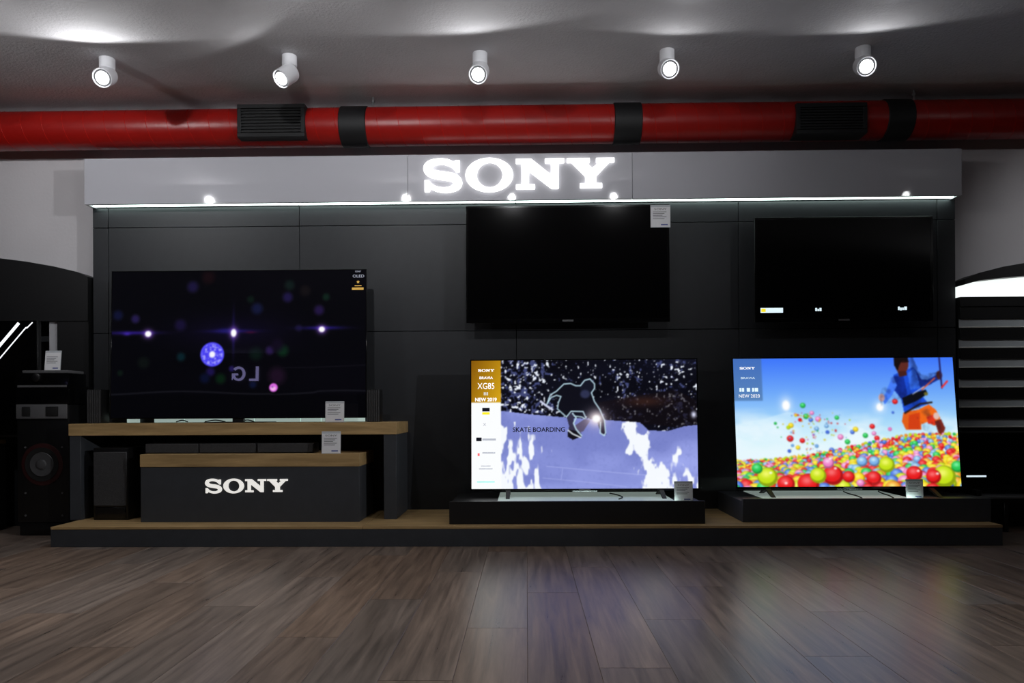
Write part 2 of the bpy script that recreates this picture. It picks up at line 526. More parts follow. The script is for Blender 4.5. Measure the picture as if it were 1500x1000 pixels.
# ------------------------------------------------------------------ ceiling spotlights
def spotlight(X, Y, d, label, group, power, angle, blend, wide=0.0, lens='lens'):
    t = thing('ceiling_spotlight', label, 'spotlight', (X, Y, Z_CEIL), None, group)
    d = Vector(d).normalized()
    lathe('mount', [(0.033, 0), (0.036, 0.002), (0.036, 0.052), (0.033, 0.055)], (X, Y, Z_CEIL), (0, 0, -1), M['lamp_white'], t)
    piv = Vector((X, Y, Z_CEIL - 0.086))
    tube('swivel', [(X, Y, Z_CEIL - 0.05), piv], 0.010, M['black_matte'], t)
    hb = piv - d * 0.024
    L = 0.095
    head = lathe('lamp_head', [(0.030, 0), (0.043, 0.006), (0.0455, 0.02), (0.0455, L), (0.0425, L + 0.001), (0.039, L - 0.010)],
                 hb, d, M['lamp_white'], t)
    lathe('lens_rim', [(0.0388, 0), (0.0388, 0.004), (0.034, 0.004)], hb + d * (L - 0.0105), d, M['grey_plastic'], t)
    lathe('lens', [(0.030, 0), (0.030, 0.0035), (0.024, 0.0055)], hb + d * (L - 0.0065), d, M[lens], t)
    face = hb + d * (L + 0.012)
    def lamp(name, pw, ang, bl, rad):
        ld = bpy.data.lights.new(name, 'SPOT')
        ld.energy = pw
        ld.spot_size = math.radians(ang)
        ld.spot_blend = bl
        ld.shadow_soft_size = rad
        ld.color = (0.97, 0.98, 1.0)
        lo = bpy.data.objects.new(name, ld)
        COL.objects.link(lo)
        lo.parent = t
        lo.location = face - ACC[t]
        lo.rotation_euler = d.to_track_quat('-Z', 'Y').to_euler()
    lamp('beam', power, angle, blend, 0.02)
    if wide:
        lamp('spill_or_fill', wide, 172, 0.10, 0.02)  # spill of the display row; in the nearer row an added ceiling fill
    return t
YA = 3.66
rowA = [(157, (0.10, -0.84, -0.52), 'glaring white ceiling spotlight leftmost in the row above the display', 2.2),
        (424, (-0.42, -0.62, -0.66), 'white ceiling spotlight turned to the left with its mount showing', 0.4),
        (703, (-0.10, -0.78, -0.62), 'white ceiling spotlight above the lit header letters, middle of the row', 1.2),
        (977, (0.03, -0.88, -0.47), 'white ceiling spotlight second from the right in the row', 0.35),
        (1264, (-0.14, -0.87, -0.47), 'white ceiling spotlight rightmost in the row, above the right grille', 0.5)]
for px, d, lab, k in rowA:
    spotlight(PX(px, YA, 80), YA, d, lab, 'row of spotlights above the display', ROW_A, 100, 1.0, ROW_A_WIDE * k)
# lamps nearer the viewer; all but the added rightmost are seen only as glints in the glossy header
rowB = [(-2.45, 2.4, 1.2, 'first from the left'), (-0.92, 2.4, 0.85, 'second from the left'), (-0.10, 2.4, 0.32, 'middle one'), (0.68, 2.4, 0.20, 'second from the right'), (2.9, 2.4, 1.3, 'first from the right')]  # the rightmost lamp is added to brighten the right wall
for X, Y, k, which in rowB:
    tgt = Vector((X * 0.98, 4.1, 1.95)) if X < 2 else Vector((3.25, 4.2, 1.45))
    spotlight(X, Y, tgt - Vector((X, Y, Z_CEIL)), 'white ceiling spotlight nearer the viewer, mirrored in the glossy header, ' + which, 'spotlights above the viewer', ROW_B * k, 75 if X < 2 else 58, 1.0, ROW_B_FILL * k if X < 2 else 0.8, 'lens_far')
spotlight(6.0, -0.95, Vector((-2.2, 4.2, 1.6)) - Vector((6.0, -0.95, Z_CEIL)), 'white ceiling spotlight far to the right, aimed at the left end of the display', 'spotlights above the viewer', KEY, 34, 1.0, 0, 'lens_far')

# ------------------------------------------------------------------ platform
px0, px1 = PX(73, Y_PLAT), PX(1468, Y_PLAT)
plat = thing('display_platform', 'long low charcoal platform with thin oak top along the floor', 'platform', ((px0 + px1) / 2, Y_PLAT, 0))
box('platform_body', px0, px1, Y_PLAT, Y_PANEL - 0.001, 0.0, Z_PLAT - 0.013, M['charcoal_front'], plat, 0.0015, 1)
nb = 3
for k in range(nb):
    a, b = px0 + (px1 - px0) * k / nb, px0 + (px1 - px0) * (k + 1) / nb
    box('oak_top', a + 0.0006, b - 0.0006, Y_PLAT - 0.001, Y_PANEL - 0.001, Z_PLAT - 0.0128, Z_PLAT, M['oak'], plat, 0.001, 1)

# ------------------------------------------------------------------ oak bench with charcoal legs
YB_ = 3.83
bxa, bxb = PX(100, YB_), PX(580.5, YB_)
bz1, bz0 = PZ(619.5, YB_, 340), PZ(637, YB_, 340)
bench = thing('display_bench', 'oak topped bench with charcoal panel legs under the largest television', 'bench', ((bxa + bxb) / 2, YB_, Z_PLAT))
box('bench_top', bxa, bxb, YB_, Y_PANEL - 0.002, bz0, bz1, M['oak'], bench, 0.0012, 1)
for a, b in ((101, 117), (561.5, 580)):
    box('leg', PX(a, YB_), PX(b, YB_), YB_ + 0.004, YB_ + 0.36, Z_PLAT, bz0 - 0.0003, M['charcoal_front'], bench, 0.001, 1)
for a, b in ((186, 203), (226, 270), (270.6, 372), (372.6, 440), (440.6, 470), (470.6, 534)):
    box('light_strip', PX(a, 4.19), PX(b, 4.19), 4.190, 4.205, bz1, bz1 + 0.024, M['led_bench'], bench)

# box with small sign
YX = 3.745
xa, xb = PX(205, YX), PX(525.5, YX)
zt1, zt0 = PZ(665, YX, 365), PZ(683.5, YX, 365)
cab = thing('sign_box', 'charcoal box with oak lid and small white letters under the bench', 'display box', ((xa + xb) / 2, YX, Z_PLAT))
box('lid', xa - 0.002, xb + 0.001, YX, YX + 0.36, zt0, zt1, M['oak'], cab, 0.0012, 1)
body = box('body', xa, xb, YX + 0.003, YX + 0.355, Z_PLAT, zt0 - 0.0002, M['charcoal_front'], cab, 0.001, 1)
sign_letters(cab, PX(300, YX), PX(421, YX), PZ(711.5, YX, 360), YX - 0.003, YX + 0.0025, M['letter_small'])

# soundbar on the box
sx0, sx1 = PX(212, 3.82), PX(459, 3.82)
sz = zt1
sb = thing('soundbar', 'low dark soundbar in three sections on the oak lid of the box', 'soundbar', ((sx0 + sx1) / 2, 3.82, sz))
box('body', sx0, sx1, 3.825, 3.92, sz, sz + 0.052, M['black_satin'], sb, 0.004)
for a, b in ((213, 290), (292, 374), (377, 458)):
    box('speaker_grille', PX(a, 3.82), PX(b, 3.82), 3.818, 3.8255, sz + 0.004, sz + 0.050, M['grille_cloth'], sb, 0.002, 1)

# subwoofer under the bench
ys = 3.82
ua, ub = PX(135, ys), PX(186, ys)
sub = thing('subwoofer', 'black upright subwoofer standing beneath the left end of the bench', 'subwoofer', ((ua + ub) / 2, ys, Z_PLAT))
zz = lambda p: PZ(p, ys, 160)
zt = zz(656)
box('body', ua, ub, ys + 0.008, ys + 0.34, Z_PLAT, zt, M['black_satin'], sub, 0.004)
box('speaker_grille', ua + 0.004, ub - 0.004, ys, ys + 0.0085, zz(741), zz(662), M['grille_cloth'], sub, 0.003, 1)
box('bass_port', ua + 0.012, ub - 0.012, ys + 0.002, ys + 0.0085, Z_PLAT + 0.010, zz(743), M['black_gloss'], sub, 0.003, 1)
for s in (ua + 0.02, ub - 0.02):
    lathe('foot', [(0.012, 0), (0.012, 0.006)], (s, ys + 0.04, Z_PLAT - 0.0002), (0, 0, 1), M['black_matte'], sub, 12)

# two ribbed speakers flanking the big television
for a, b, lab in ((127, 147, 'ribbed dark grey speaker at the left edge of the bench top'), (537, 556, 'ribbed dark grey speaker at the right edge of the bench top')):
    yy = 3.98
    sp = thing('column_speaker', lab, 'speaker', (PX((a + b) / 2, yy), yy, bz1), None, 'ribbed speakers beside the big television')
    X0, X1 = PX(a, yy), PX(b, yy)
    zh = PZ(570, yy, (a + b) / 2)
    box('body', X0, X1, yy + 0.006, yy + 0.09, bz1, zh, M['black_satin'], sp, 0.003)
    n = 6
    for k in range(n):
        c = X0 + (k + 0.5) * (X1 - X0) / n
        box('rib', c - 0.0038, c + 0.0038, yy, yy + 0.0065, bz1 + 0.004, zh - 0.004, M['grille_cloth'], sp)

# ------------------------------------------------------------------ pictures on the lit screens
def srgb_lin(a):
    a = np.clip(a, 0, 255) / 255.0
    return np.where(a <= 0.04045, a / 12.92, ((a + 0.055) / 1.055) ** 2.4)
class Pic:
    """a small painter: coordinates are those of the screen's own rectangle (x0..x1, y0..y1)"""
    def __init__(s, x0, x1, y0, y1, W, base):
        s.b = (x0, x1, y0, y1)
        s.W, s.H = W, int(round(W * (y1 - y0) / (x1 - x0)))
        s.X, s.Y = np.meshgrid(np.linspace(x0, x1, s.W), np.linspace(y0, y1, s.H))
        s.px = (x1 - x0) / s.W
        s.A = np.zeros((s.H, s.W, 3)) + np.array(base, float)
    def mix(s, a, col):
        a = np.clip(a, 0, 1)[..., None]
        s.A = s.A * (1 - a) + np.array(col, float) * a
    def disc(s, cx, cy, rx, ry, col, alpha=1.0, soft=None):
        soft = soft if soft is not None else s.px
        d = np.sqrt(((s.X - cx) / rx) ** 2 + ((s.Y - cy) / ry) ** 2)
        s.mix(alpha * np.clip((1 - d) * min(rx, ry) / soft + 0.5, 0, 1), col)
    def glow(s, cx, cy, rx, ry, col, alpha=1.0):
        s.mix(alpha * np.exp(-(((s.X - cx) / rx) ** 2 + ((s.Y - cy) / ry) ** 2)), col)
    def poly(s, pts, col, alpha=1.0):
        x, y = s.X, s.Y
        ins = np.zeros(x.shape, bool)
        n = len(pts)
        for i in range(n):
            (xa, ya), (xb, yb) = pts[i], pts[(i + 1) % n]
            if ya == yb: continue
            c = ((ya > y) != (yb > y)) & (x < (xb - xa) * (y - ya) / (yb - ya) + xa)
            ins ^= c
        s.mix(alpha * ins, col)
        return ins
    def line(s, pts, wd, col, alpha=1.0):
        d = np.full(s.X.shape, 1e9)
        for (xa, ya), (xb, yb) in zip(pts, pts[1:]):
            L = (xb - xa) ** 2 + (yb - ya) ** 2 + 1e-9
            t = np.clip(((s.X - xa) * (xb - xa) + (s.Y - ya) * (yb - ya)) / L, 0, 1)
            d = np.minimum(d, np.hypot(s.X - xa - t * (xb - xa), s.Y - ya - t * (yb - ya)))
        s.mix(alpha * np.clip((wd / 2 - d) / s.px + 0.5, 0, 1), col)
    def blur(s, n=1):
        for _ in range(n):
            for ax in (0, 1):
                q = np.pad(s.A, [(1, 1) if k == ax else (0, 0) for k in range(3)], mode='edge')
                s.A = (np.take(q, range(0, s.A.shape[ax]), ax) + 2 * s.A + np.take(q, range(2, s.A.shape[ax] + 2), ax)) / 4
        return s
    def noise(s, sx, sy, seed, octv=3):
        r = np.random.default_rng(seed)
        out = np.zeros(s.X.shape)
        amp, tot = 1.0, 0.0
        for _ in range(octv):
            u = (s.X - s.b[0]) / sx
            v = (s.Y - s.b[2]) / sy
            G = r.random((int(v.max()) + 3, int(u.max()) + 3))
            i, j = v.astype(int), u.astype(int)
            fv, fu = v - i, u - j
            fv, fu = fv * fv * (3 - 2 * fv), fu * fu * (3 - 2 * fu)
            out += amp * ((G[i, j] * (1 - fu) + G[i, j + 1] * fu) * (1 - fv) + (G[i + 1, j] * (1 - fu) + G[i + 1, j + 1] * fu) * fv)
            tot += amp
            amp *= 0.55
            sx, sy = sx / 2, sy / 2
        return out / tot

def picture_balls():
    p = Pic(0, 330, 0, 186, 400, (120, 175, 245))
    t = p.Y / 130
    for c in range(3):
        p.A[..., c] = np.interp(t, [0, 0.35, 0.62, 0.85, 1.0], [(62, 108, 150, 205, 240)[c], (60, 118, 168, 0, 0)[c], 0, 0, 0][:5]) if False else \
            np.interp(t, [0, 0.4, 0.7, 0.9, 1.05], ((62, 112, 165, 205, 240), (118, 170, 215, 240, 252), (250, 250, 250, 250, 250))[c])
    nz = p.noise(60, 26, 3, 4)
    cl = np.clip((nz - 0.45) * 4, 0, 1) * np.clip((p.Y - 70 - 25 * np.clip(1 - p.X / 160, 0, 1) * 0 + p.X * -0.02) / 30, 0, 1)
    p.mix(cl * 0.85, (240, 250, 255))
    p.poly([(0, 98), (20, 92), (45, 88), (80, 78), (110, 84), (140, 92), (140, 150), (0, 150)], (220, 244, 255), 0.45)
    p.glow(77, 68, 9, 12, (225, 240, 255), 0.8)  # two lamp reflections on the screen, painted into the picture
    p.disc(77, 69, 5.5, 7, (255, 255, 255), 1, 3)
    p.glow(217, 72, 9, 9, (225, 240, 255), 0.8)
    p.disc(217, 72, 5, 5.5, (255, 255, 255), 1, 3)
    # overlay card
    p.poly([(0, 0), (43, 0), (43, 62), (0, 62)], (70, 105, 150), 0.62)
    cols = [(232, 28, 30), (232, 28, 30), (250, 215, 30), (250, 215, 30), (195, 225, 25), (40, 195, 80), (120, 175, 235), (240, 130, 200), (245, 150, 45), (70, 110, 225)]
    r = np.random.default_rng(5)
    def ball(x, y, q, c=None, a=1.0, sq=0.92):
        c = np.array(cols[r.integers(len(cols))] if c is None else c, float)
        p.disc(x, y, q, q * sq, c * 0.72, a)
        p.disc(x - q * 0.1, y - q * 0.12, q * 0.86, q * 0.8 * sq, c, a)
        if q > 3:
            p.glow(x - q * 0.15, y - q * 0.3, q * 0.5, q * 0.36, np.minimum(c + 105, 255), 0.8 * a)
    # balls in the air
    for x, y, q, c in ((102, 69, 4.2, 5), (106, 85, 4.2, 5), (113, 90, 3.4, 9), (97, 90, 3, 0), (91, 83, 2.6, 3), (83, 98, 4, 3), (79, 101, 3, 4), (60, 95, 2.2, 5), (115, 80, 3.4, 7), (124, 89, 4.4, 7),
                       (81, 117, 5, 0), (99, 120, 4, 0), (121, 103, 3.6, 6), (136, 99, 3.4, 6), (137, 108, 3, 9), (92, 130, 3.4, 3), (84, 127, 2.5, 6), (79, 135, 2.8, 9), (152, 87, 3.4, 5), (174, 108, 3.4, 9), (179, 104, 4, 3),
                       (156, 115, 4.4, 7), (166, 122, 4, 5), (204, 100, 4, 0), (206, 110, 3.4, 7), (210, 117, 4, 0), (193, 113, 4, 5), (240, 64, 4.2, 0), (236, 80, 2, 9), (120, 128, 3, 6), (116, 112, 2, 7), (142, 134, 4, 9), (230, 104, 3, 7), (220, 122, 4, 5), (228, 126, 4, 3)):
        ball(x, y, q, cols[c], 0.95)
    for _ in range(90):
        x = r.normal(115, 26)
        y = r.uniform(80, 145)
        ball(x, y, r.uniform(0.7, 1.8), None, 0.45)
    # kite surfer in a blue shirt and orange shorts
    k = lambda pts: [((x / 4.547 + 1240 - 1073) * 1.0, (y / 4.547 + 510 - 527) * 1.0) for x, y in pts]
    # the far leg first
    p.poly(k([(385, 440), (500, 420), (500, 555), (395, 555), (370, 500)]), (225, 95, 25))
    p.poly(k([(470, 430), (560, 388), (605, 425), (632, 480), (590, 530), (540, 505), (500, 520)]), (240, 105, 25))
    p.poly(k([(420, 460), (495, 440), (490, 550), (410, 550)]), (205, 50, 20), 0.7)
    p.poly(k([(540, 470), (590, 455), (600, 525), (545, 515)]), (225, 50, 30), 0.9)
    p.disc(*k([(605, 465)])[0], 4.5, 5, (225, 190, 180))
    p.poly(k([(592, 500), (635, 485), (660, 545), (640, 595), (612, 580)]), (120, 40, 30))
    p.poly(k([(335, 190), (400, 165), (470, 140), (498, 175), (522, 225), (515, 330), (560, 385), (480, 410), (390, 445), (375, 350), (330, 290)]), (28, 78, 215))
    p.poly(k([(335, 200), (400, 200), (420, 320), (375, 350), (330, 290)]), (18, 40, 140), 0.8)
    p.poly(k([(430, 180), (470, 150), (500, 190), (505, 280), (440, 290)]), (60, 120, 250), 0.8)
    p.poly(k([(330, 195), (300, 250), (268, 320), (238, 335), (262, 388), (312, 330), (352, 262)]), (70, 125, 250))
    p.disc(*k([(243, 342)])[0], 4.6, 5.6, (205, 165, 165))
    p.poly(k([(488, 165), (520, 222), (560, 225), (640, 185), (655, 215), (570, 260), (510, 280)]), (22, 45, 140))
    p.disc(*k([(643, 195)])[0], 4.5, 6.5, (75, 35, 30))
    p.poly(k([(382, 345), (440, 320), (545, 290), (558, 318), (480, 365), (392, 400)]), (14, 16, 22))
    p.line(k([(395, 445), (500, 385), (580, 375)]), 2.6, (40, 28, 20))
    p.line(k([(520, 290), (610, 215)]), 2.0, (215, 90, 60))
    p.line(k([(455, 320), (535, 270)]), 1.2, (210, 215, 220))
    p.disc(*k([(545, 318)])[0], 3, 2.6, (110, 105, 40))
    p.line(k([(650, 80), (655, 280)]), 2.4, (35, 30, 90))
    p.line(k([(656, 276), (694, 236)]), 2.6, (235, 50, 50))
    p.disc(*k([(392, 118)])[0], 10.3, 14, (95, 42, 34))
    p.poly(k([(340, 75), (440, 75), (440, 98), (395, 100), (375, 130), (362, 165), (342, 130)]), (22, 14, 14))
    p.poly(k([(360, 165), (420, 165), (425, 195), (372, 205)]), (70, 32, 28))
    p.line(k([(398, 105), (438, 102)]), 2.2, (30, 14, 14))
    man = p.poly(k([(330, 75), (470, 75), (520, 190), (660, 170), (665, 300), (560, 380), (665, 590), (600, 600), (480, 540), (370, 560), (370, 350), (230, 400), (230, 330)]), (0, 0, 0), 0.0)
    mn = p.noise(16, 16, 77, 4)
    p.mix(man * np.clip((0.5 - mn) * 1.8, 0, 0.45), (8, 10, 40))
    # sea of balls, back to front
    base = lambda x: np.interp(x, [0, 60, 110, 160, 200, 260, 330], [150, 147, 142, 132, 124, 112, 112])
    for i in range(24):
        f = i / 23
        q = 3.0 + 8.4 * f ** 1.15
        n = int(330 / (q * 1.7)) + 2
        for j in range(n):
            x = (j + r.uniform(-0.5, 0.5)) * 330 / (n - 1)
            yb = base(x)
            y = yb + (190 - yb) * f + r.uniform(-1, 1) * q * 0.3
            ball(x, y, q * r.uniform(0.8, 1.15), None, 1.0, 0.85)
    for x, y, q, c in ((222, 155, 12, 4), (306, 172, 17, 4), (142, 170, 15, 0), (136, 152, 8.5, 7), (45, 172, 15, 4), (30, 160, 8, 5), (72, 182, 13, 0), (290, 172, 11, 0), (262, 168, 12, 0), (180, 174, 9, 3), (182, 181, 6, 7), (165, 172, 9, 0), (202, 174, 11, 0), (186, 150, 8, 6), (204, 150, 8, 6), (326, 158, 9, 5), (105, 182, 16, 0), (120, 170, 12, 4)):
        ball(x, y, q, cols[c])
    for x, y in ((268, 164), (296, 168), (146, 160), (72, 181), (139, 146), (50, 166)):
        p.disc(x, y, 2.2, 1.6, (255, 255, 255), 0.9, 1.2)
    return p

def picture_skate():
    p = Pic(0, 332, 0, 187, 400, (8, 8, 16))
    c = lambda pts: [(x / 3.845 + 730 - 690, y / 3.845 + 520 - 528) for x, y in pts]
    # speckled foliage
    n1 = p.noise(5, 5, 21, 3)
    n2 = p.noise(60, 40, 22, 2)
    left = np.clip(1.25 - np.abs(p.X - 70) / 62, 0, 1)
    right = np.clip(1 - np.abs(p.X - 228) / 26, 0, 1) * 0.75 + np.clip(1 - np.abs(p.X - 300) / 40, 0, 1) * 0.75
    m = np.clip((n1 - 0.62 + 0.10 * np.maximum(left, right) - 0.10 * (1 - np.maximum(left, right))) * 9, 0, 1)
    p.mix(np.clip(n2 - 0.3, 0, 1) * 0.5, (40, 44, 80))
    p.mix(m * 0.65, (96, 106, 170))
    m2 = np.clip((p.noise(3.6, 3.6, 25, 2) - 0.68 + 0.12 * np.maximum(left, right) - 0.06) * 9, 0, 1)
    p.mix(m2, (238, 244, 255))
    p.poly(c([(560, 270), (1000, 200), (1120, 260), (1120, 420), (620, 372)]), (18, 12, 16), 0.65)
    p.glow(*c([(830, 265)])[0], 30, 7, (70, 40, 30), 0.6)
    # concrete ramp
    ramp = p.poly(c([(0, 312), (190, 335), (380, 352), (640, 370), (800, 382), (850, 428), (960, 430), (1050, 405), (1140, 395), (1140, 800), (0, 800)]), (130, 140, 210))
    sh = p.noise(80, 50, 31, 3)
    p.mix(ramp * np.clip(sh - 0.42, 0, 1) * 1.6, (168, 178, 246))
    p.mix(ramp * np.clip(0.5 - sh, 0, 1) * 1.4, (100, 110, 182))
    p.mix(ramp * np.clip((p.noise(3, 3, 33, 1) - 0.6), 0, 1) * 0.5, (100, 110, 180))
    p.line(c([(270, 625), (700, 665), (1000, 690)]), 0.9, (176, 184, 240), 0.8)
    p.line(c([(250, 690), (480, 712), (720, 740)]), 0.9, (176, 184, 240), 0.7)
    p.line(c([(362, 640), (352, 700)]), 0.9, (176, 184, 240), 0.7)
    # dappled light
    W = (246, 250, 255)
    dn = p.noise(8, 22, 41, 3)
    zx, zy = (p.X - 40) * 3.845, (p.Y + 8) * 3.845
    a = np.clip(1 - np.abs(zx - 130 + (740 - zy) * -0.02) / 175, 0, 1) * np.clip((zy - 370) / 260, 0, 1)
    a = np.maximum(a, np.clip(1.1 - zx / 60, 0, 1) * np.clip((zy - 300) / 100, 0, 1))
    p.mix(ramp * np.clip((dn - 0.73 + 0.46 * a) * 12, 0, 1) * (a > 0.02), W)
    cxl = 700 + (zy - 370) * 0.45
    b = np.clip(1 - np.abs(zx - cxl - 40) / (70 + (zy - 370) * 0.22), 0, 1) * np.clip((zy - 350) / 40, 0, 1)
    p.mix(ramp * np.clip((p.noise(9, 15, 43, 3) - 0.72 + 0.58 * b) * 10, 0, 1) * (b > 0.02), W)
    e = np.clip(1 - np.abs(zx - 1040) / 110, 0, 1) * np.clip((zy - 450) / 250, 0, 1)
    p.mix(ramp * np.clip((p.noise(9, 16, 47, 2) - 0.80 + 0.36 * e) * 12, 0, 1) * (e > 0.02), W)
    # crouching skateboarder, dark with a pale outline
    D = (14, 14, 24)
    p.poly(c([(275, 270), (320, 205), (370, 165), (465, 175), (490, 145), (520, 135), (548, 165), (545, 200), (530, 225), (560, 290), (600, 370), (605, 440), (575, 430), (560, 380), (520, 320), (480, 320), (410, 315), (385, 350), (335, 300), (350, 235), (310, 240)]), D)
    p.disc(*c([(505, 180)])[0], 11, 12.5, (20, 22, 36))
    p.disc(*c([(492, 222)])[0], 7, 6, (46, 50, 80), 1.0, 3)
    p.poly(c([(385, 345), (425, 320), (430, 400), (470, 445), (450, 465), (395, 455), (400, 400)]), (52, 50, 74))
    p.poly(c([(395, 420), (455, 430), (470, 460), (420, 478), (390, 460)]), (18, 16, 24))
    p.poly(c([(430, 400), (490, 360), (520, 370), (480, 430), (450, 440)]), (92, 84, 112))
    p.poly(c([(575, 390), (605, 395), (608, 450), (580, 445)]), (40, 34, 50))
    O = (190, 222, 235)
    p.line(c([(275, 278), (295, 225), (330, 205), (372, 165), (410, 162), (440, 175), (466, 175), (490, 145), (520, 137), (546, 165), (546, 190), (528, 215), (545, 265), (575, 310), (600, 370), (606, 440), (598, 455), (575, 440), (578, 380)]), 1.7, O)
    p.line(c([(275, 278), (300, 240), (330, 228), (355, 235), (340, 270), (335, 305), (385, 350), (412, 318), (480, 320), (495, 355)]), 1.6, O)
    p.line(c([(420, 330), (440, 355), (425, 385), (440, 420), (470, 455)]), 1.9, O)
    p.line(c([(395, 425), (420, 445), (465, 465)]), 1.9, (225, 235, 240))
    p.line(c([(240, 262), (270, 285), (305, 308)]), 3.2, (205, 210, 235))
    p.line(c([(430, 345), (470, 350), (490, 360)]), 1.5, O)
    # lamp flare; the spot at the right edge is a painted lamp reflection
    f = c([(555, 360)])[0]
    p.glow(*f, 16, 14, (235, 215, 235), 0.45)
    p.glow(*f, 10, 9, (255, 240, 240), 0.95)
    p.disc(*f, 5.5, 5, (255, 255, 255), 1, 3)
    p.glow(*c([(1104, 340)])[0], 3.5, 4.5, (225, 228, 255), 1)
    # side bar: gold top, white list below
    bar = p.X < 44
    p.mix(bar * 1.0, (252, 254, 255))
    g = np.clip((p.X / 44) * 0.6 + p.Y / 62 * 0.4, 0, 1)
    gold = (p.X < 44) & (p.Y < 61)
    for k in range(3):
        p.A[..., k] = np.where(gold, (135, 88, 8)[k] * (1 - g) + (218, 168, 24)[k] * g, p.A[..., k])
    return p

def picture_space():
    p = Pic(0, 376, 0, 214, 420, (3, 3, 6))
    c = lambda x, y: (x / 3.6585 + 150 - 160, y / 3.6585 + 380 - 394)
    r = np.random.default_rng(8)
    p.mix(np.clip(p.noise(120, 80, 3, 2) - 0.45, 0, 1) * 0.25, (14, 10, 26))
    for x, y, q, col in ((475, 135, 8, (26, 20, 60)), (1000, 130, 7, (14, 28, 26)), (990, 195, 7, (30, 22, 70)), (1198, 195, 5, (12, 36, 26)), (825, 255, 8, (18, 24, 60)), (1160, 265, 7, (36, 22, 70)), (165, 305, 6, (38, 28, 80)), (70, 285, 7, (14, 18, 52)),
                         (410, 340, 8, (26, 18, 58)), (415, 510, 6, (8, 36, 44)), (965, 480, 8, (10, 44, 24)), (895, 478, 6, (44, 26, 80)), (820, 495, 9, (8, 24, 18)), (630, 628, 7, (8, 34, 16)), (575, 590, 6, (28, 18, 78)), (690, 575, 4, (36, 26, 90)), (935, 615, 12, (30, 14, 34)),
                         (545, 625, 7, (8, 14, 44)), (1085, 160, 7, (18, 14, 16)), (790, 205, 5, (8, 24, 18)), (1050, 360, 5, (24, 20, 48)), (935, 450, 9, (16, 8, 26)), (560, 85, 9, (22, 8, 12)), (212, 540, 8, (10, 16, 14)), (85, 595, 4, (10, 22, 16)), (805, 660, 5, (10, 18, 50))):
        p.disc(*c(x, y), q, q, col, 0.85, q * 0.9)
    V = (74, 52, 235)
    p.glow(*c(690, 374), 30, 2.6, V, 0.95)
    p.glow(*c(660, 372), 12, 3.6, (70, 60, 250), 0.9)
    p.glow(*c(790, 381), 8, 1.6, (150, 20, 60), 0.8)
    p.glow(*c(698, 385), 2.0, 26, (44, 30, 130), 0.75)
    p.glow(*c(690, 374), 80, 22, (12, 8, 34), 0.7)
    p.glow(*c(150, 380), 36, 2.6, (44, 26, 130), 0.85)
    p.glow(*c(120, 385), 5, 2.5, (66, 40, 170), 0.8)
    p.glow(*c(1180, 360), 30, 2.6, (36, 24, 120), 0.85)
    for x, y, rx, ry in ((235, 386, 4.6, 4.2), (699, 384, 4.0, 5.6), (1175, 368, 4.4, 4.0)):  # lamp glints painted into the picture in place of reflections
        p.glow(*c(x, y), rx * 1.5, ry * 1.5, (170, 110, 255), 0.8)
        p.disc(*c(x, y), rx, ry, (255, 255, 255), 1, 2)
    # sparkling blue globe
    gx, gy = c(584, 498)
    p.disc(gx, gy, 17.6, 17.8, (74, 66, 240), 1, 1.6)
    dd = np.hypot(p.X - gx, p.Y - gy)
    sp = np.clip((p.noise(3.2, 3.2, 61, 2) - 0.45) * 4, 0, 1) * (dd < 15.5)
    p.mix(sp * 0.75, (176, 176, 255))
    p.mix(np.clip(1 - np.abs(dd - 9.5) / 1.2, 0, 1) * 0.6, (60, 50, 225))
    p.mix(np.clip(1 - np.abs(dd - 16.2) / 1.0, 0, 1) * 0.8, (96, 92, 255))
    p.disc(gx, gy, 4.4, 4.8, (245, 245, 255), 1, 2.5)
    qx, qy = c(916, 677)
    p.disc(qx, qy, 6.2, 6.2, (220, 105, 225), 1, 1.6)
    p.disc(qx - 0.5, qy + 1.2, 3.8, 3.0, (246, 190, 235), 0.9, 1.5)
    p.glow(qx - 1.5, qy - 1, 1.6, 1.4, (120, 60, 160), 0.9)
    # faint wavy horizon
    xs = np.linspace(0, 376, 60)
    p.line([(x, 178 + 2.2 * math.sin(x / 38 + 2) + (1.5 if 240 < x < 300 else 0)) for x in xs], 2.0, (26, 26, 34), 0.75)
    p.mix((p.Y > 181) * 0.7, (2, 2, 4))
    p.line([(255, 142), (300, 142), (376, 139)], 1.2, (20, 18, 28), 0.7)
    return p

def screen(name, pic, x0, x1, z0, z1, y, parent):
    W, H = pic.W, pic.H
    xs = np.linspace(x0, x1, W)
    zs_ = np.linspace(z1, z0, H)
    XX, ZZ = np.meshgrid(xs, zs_)
    c = np.array([(x0 + x1) / 2, y, (z0 + z1) / 2])
    co = np.stack([XX - c[0], np.zeros_like(XX), ZZ - c[2]], -1).reshape(-1, 3)
    idx = np.arange(W * H).reshape(H, W)
    f = np.stack([idx[1:, :-1], idx[1:, 1:], idx[:-1, 1:], idx[:-1, :-1]], -1).reshape(-1, 4)
    me = bpy.data.meshes.new(name)
    me.vertices.add(len(co))
    me.vertices.foreach_set('co', co.ravel())
    me.loops.add(f.size)
    me.loops.foreach_set('vertex_index', f.ravel())
    me.polygons.add(len(f))
    me.polygons.foreach_set('loop_start', np.arange(len(f)) * 4)
    me.update(calc_edges=True)
    at = me.color_attributes.new('picture', 'FLOAT_COLOR', 'POINT')
    rgba = np.ones((len(co), 4), np.float32)
    rgba[:, :3] = srgb_lin(pic.A).reshape(-1, 3)
    at.data.foreach_set('color', rgba.ravel())
    me.materials.append(M['screen'])
    o = bpy.data.objects.new(name, me)
    COL.objects.link(o)
    ACC[o] = Vector(c)
    o.parent = parent
    o.location = Vector(c) - ACC[parent]
    return o

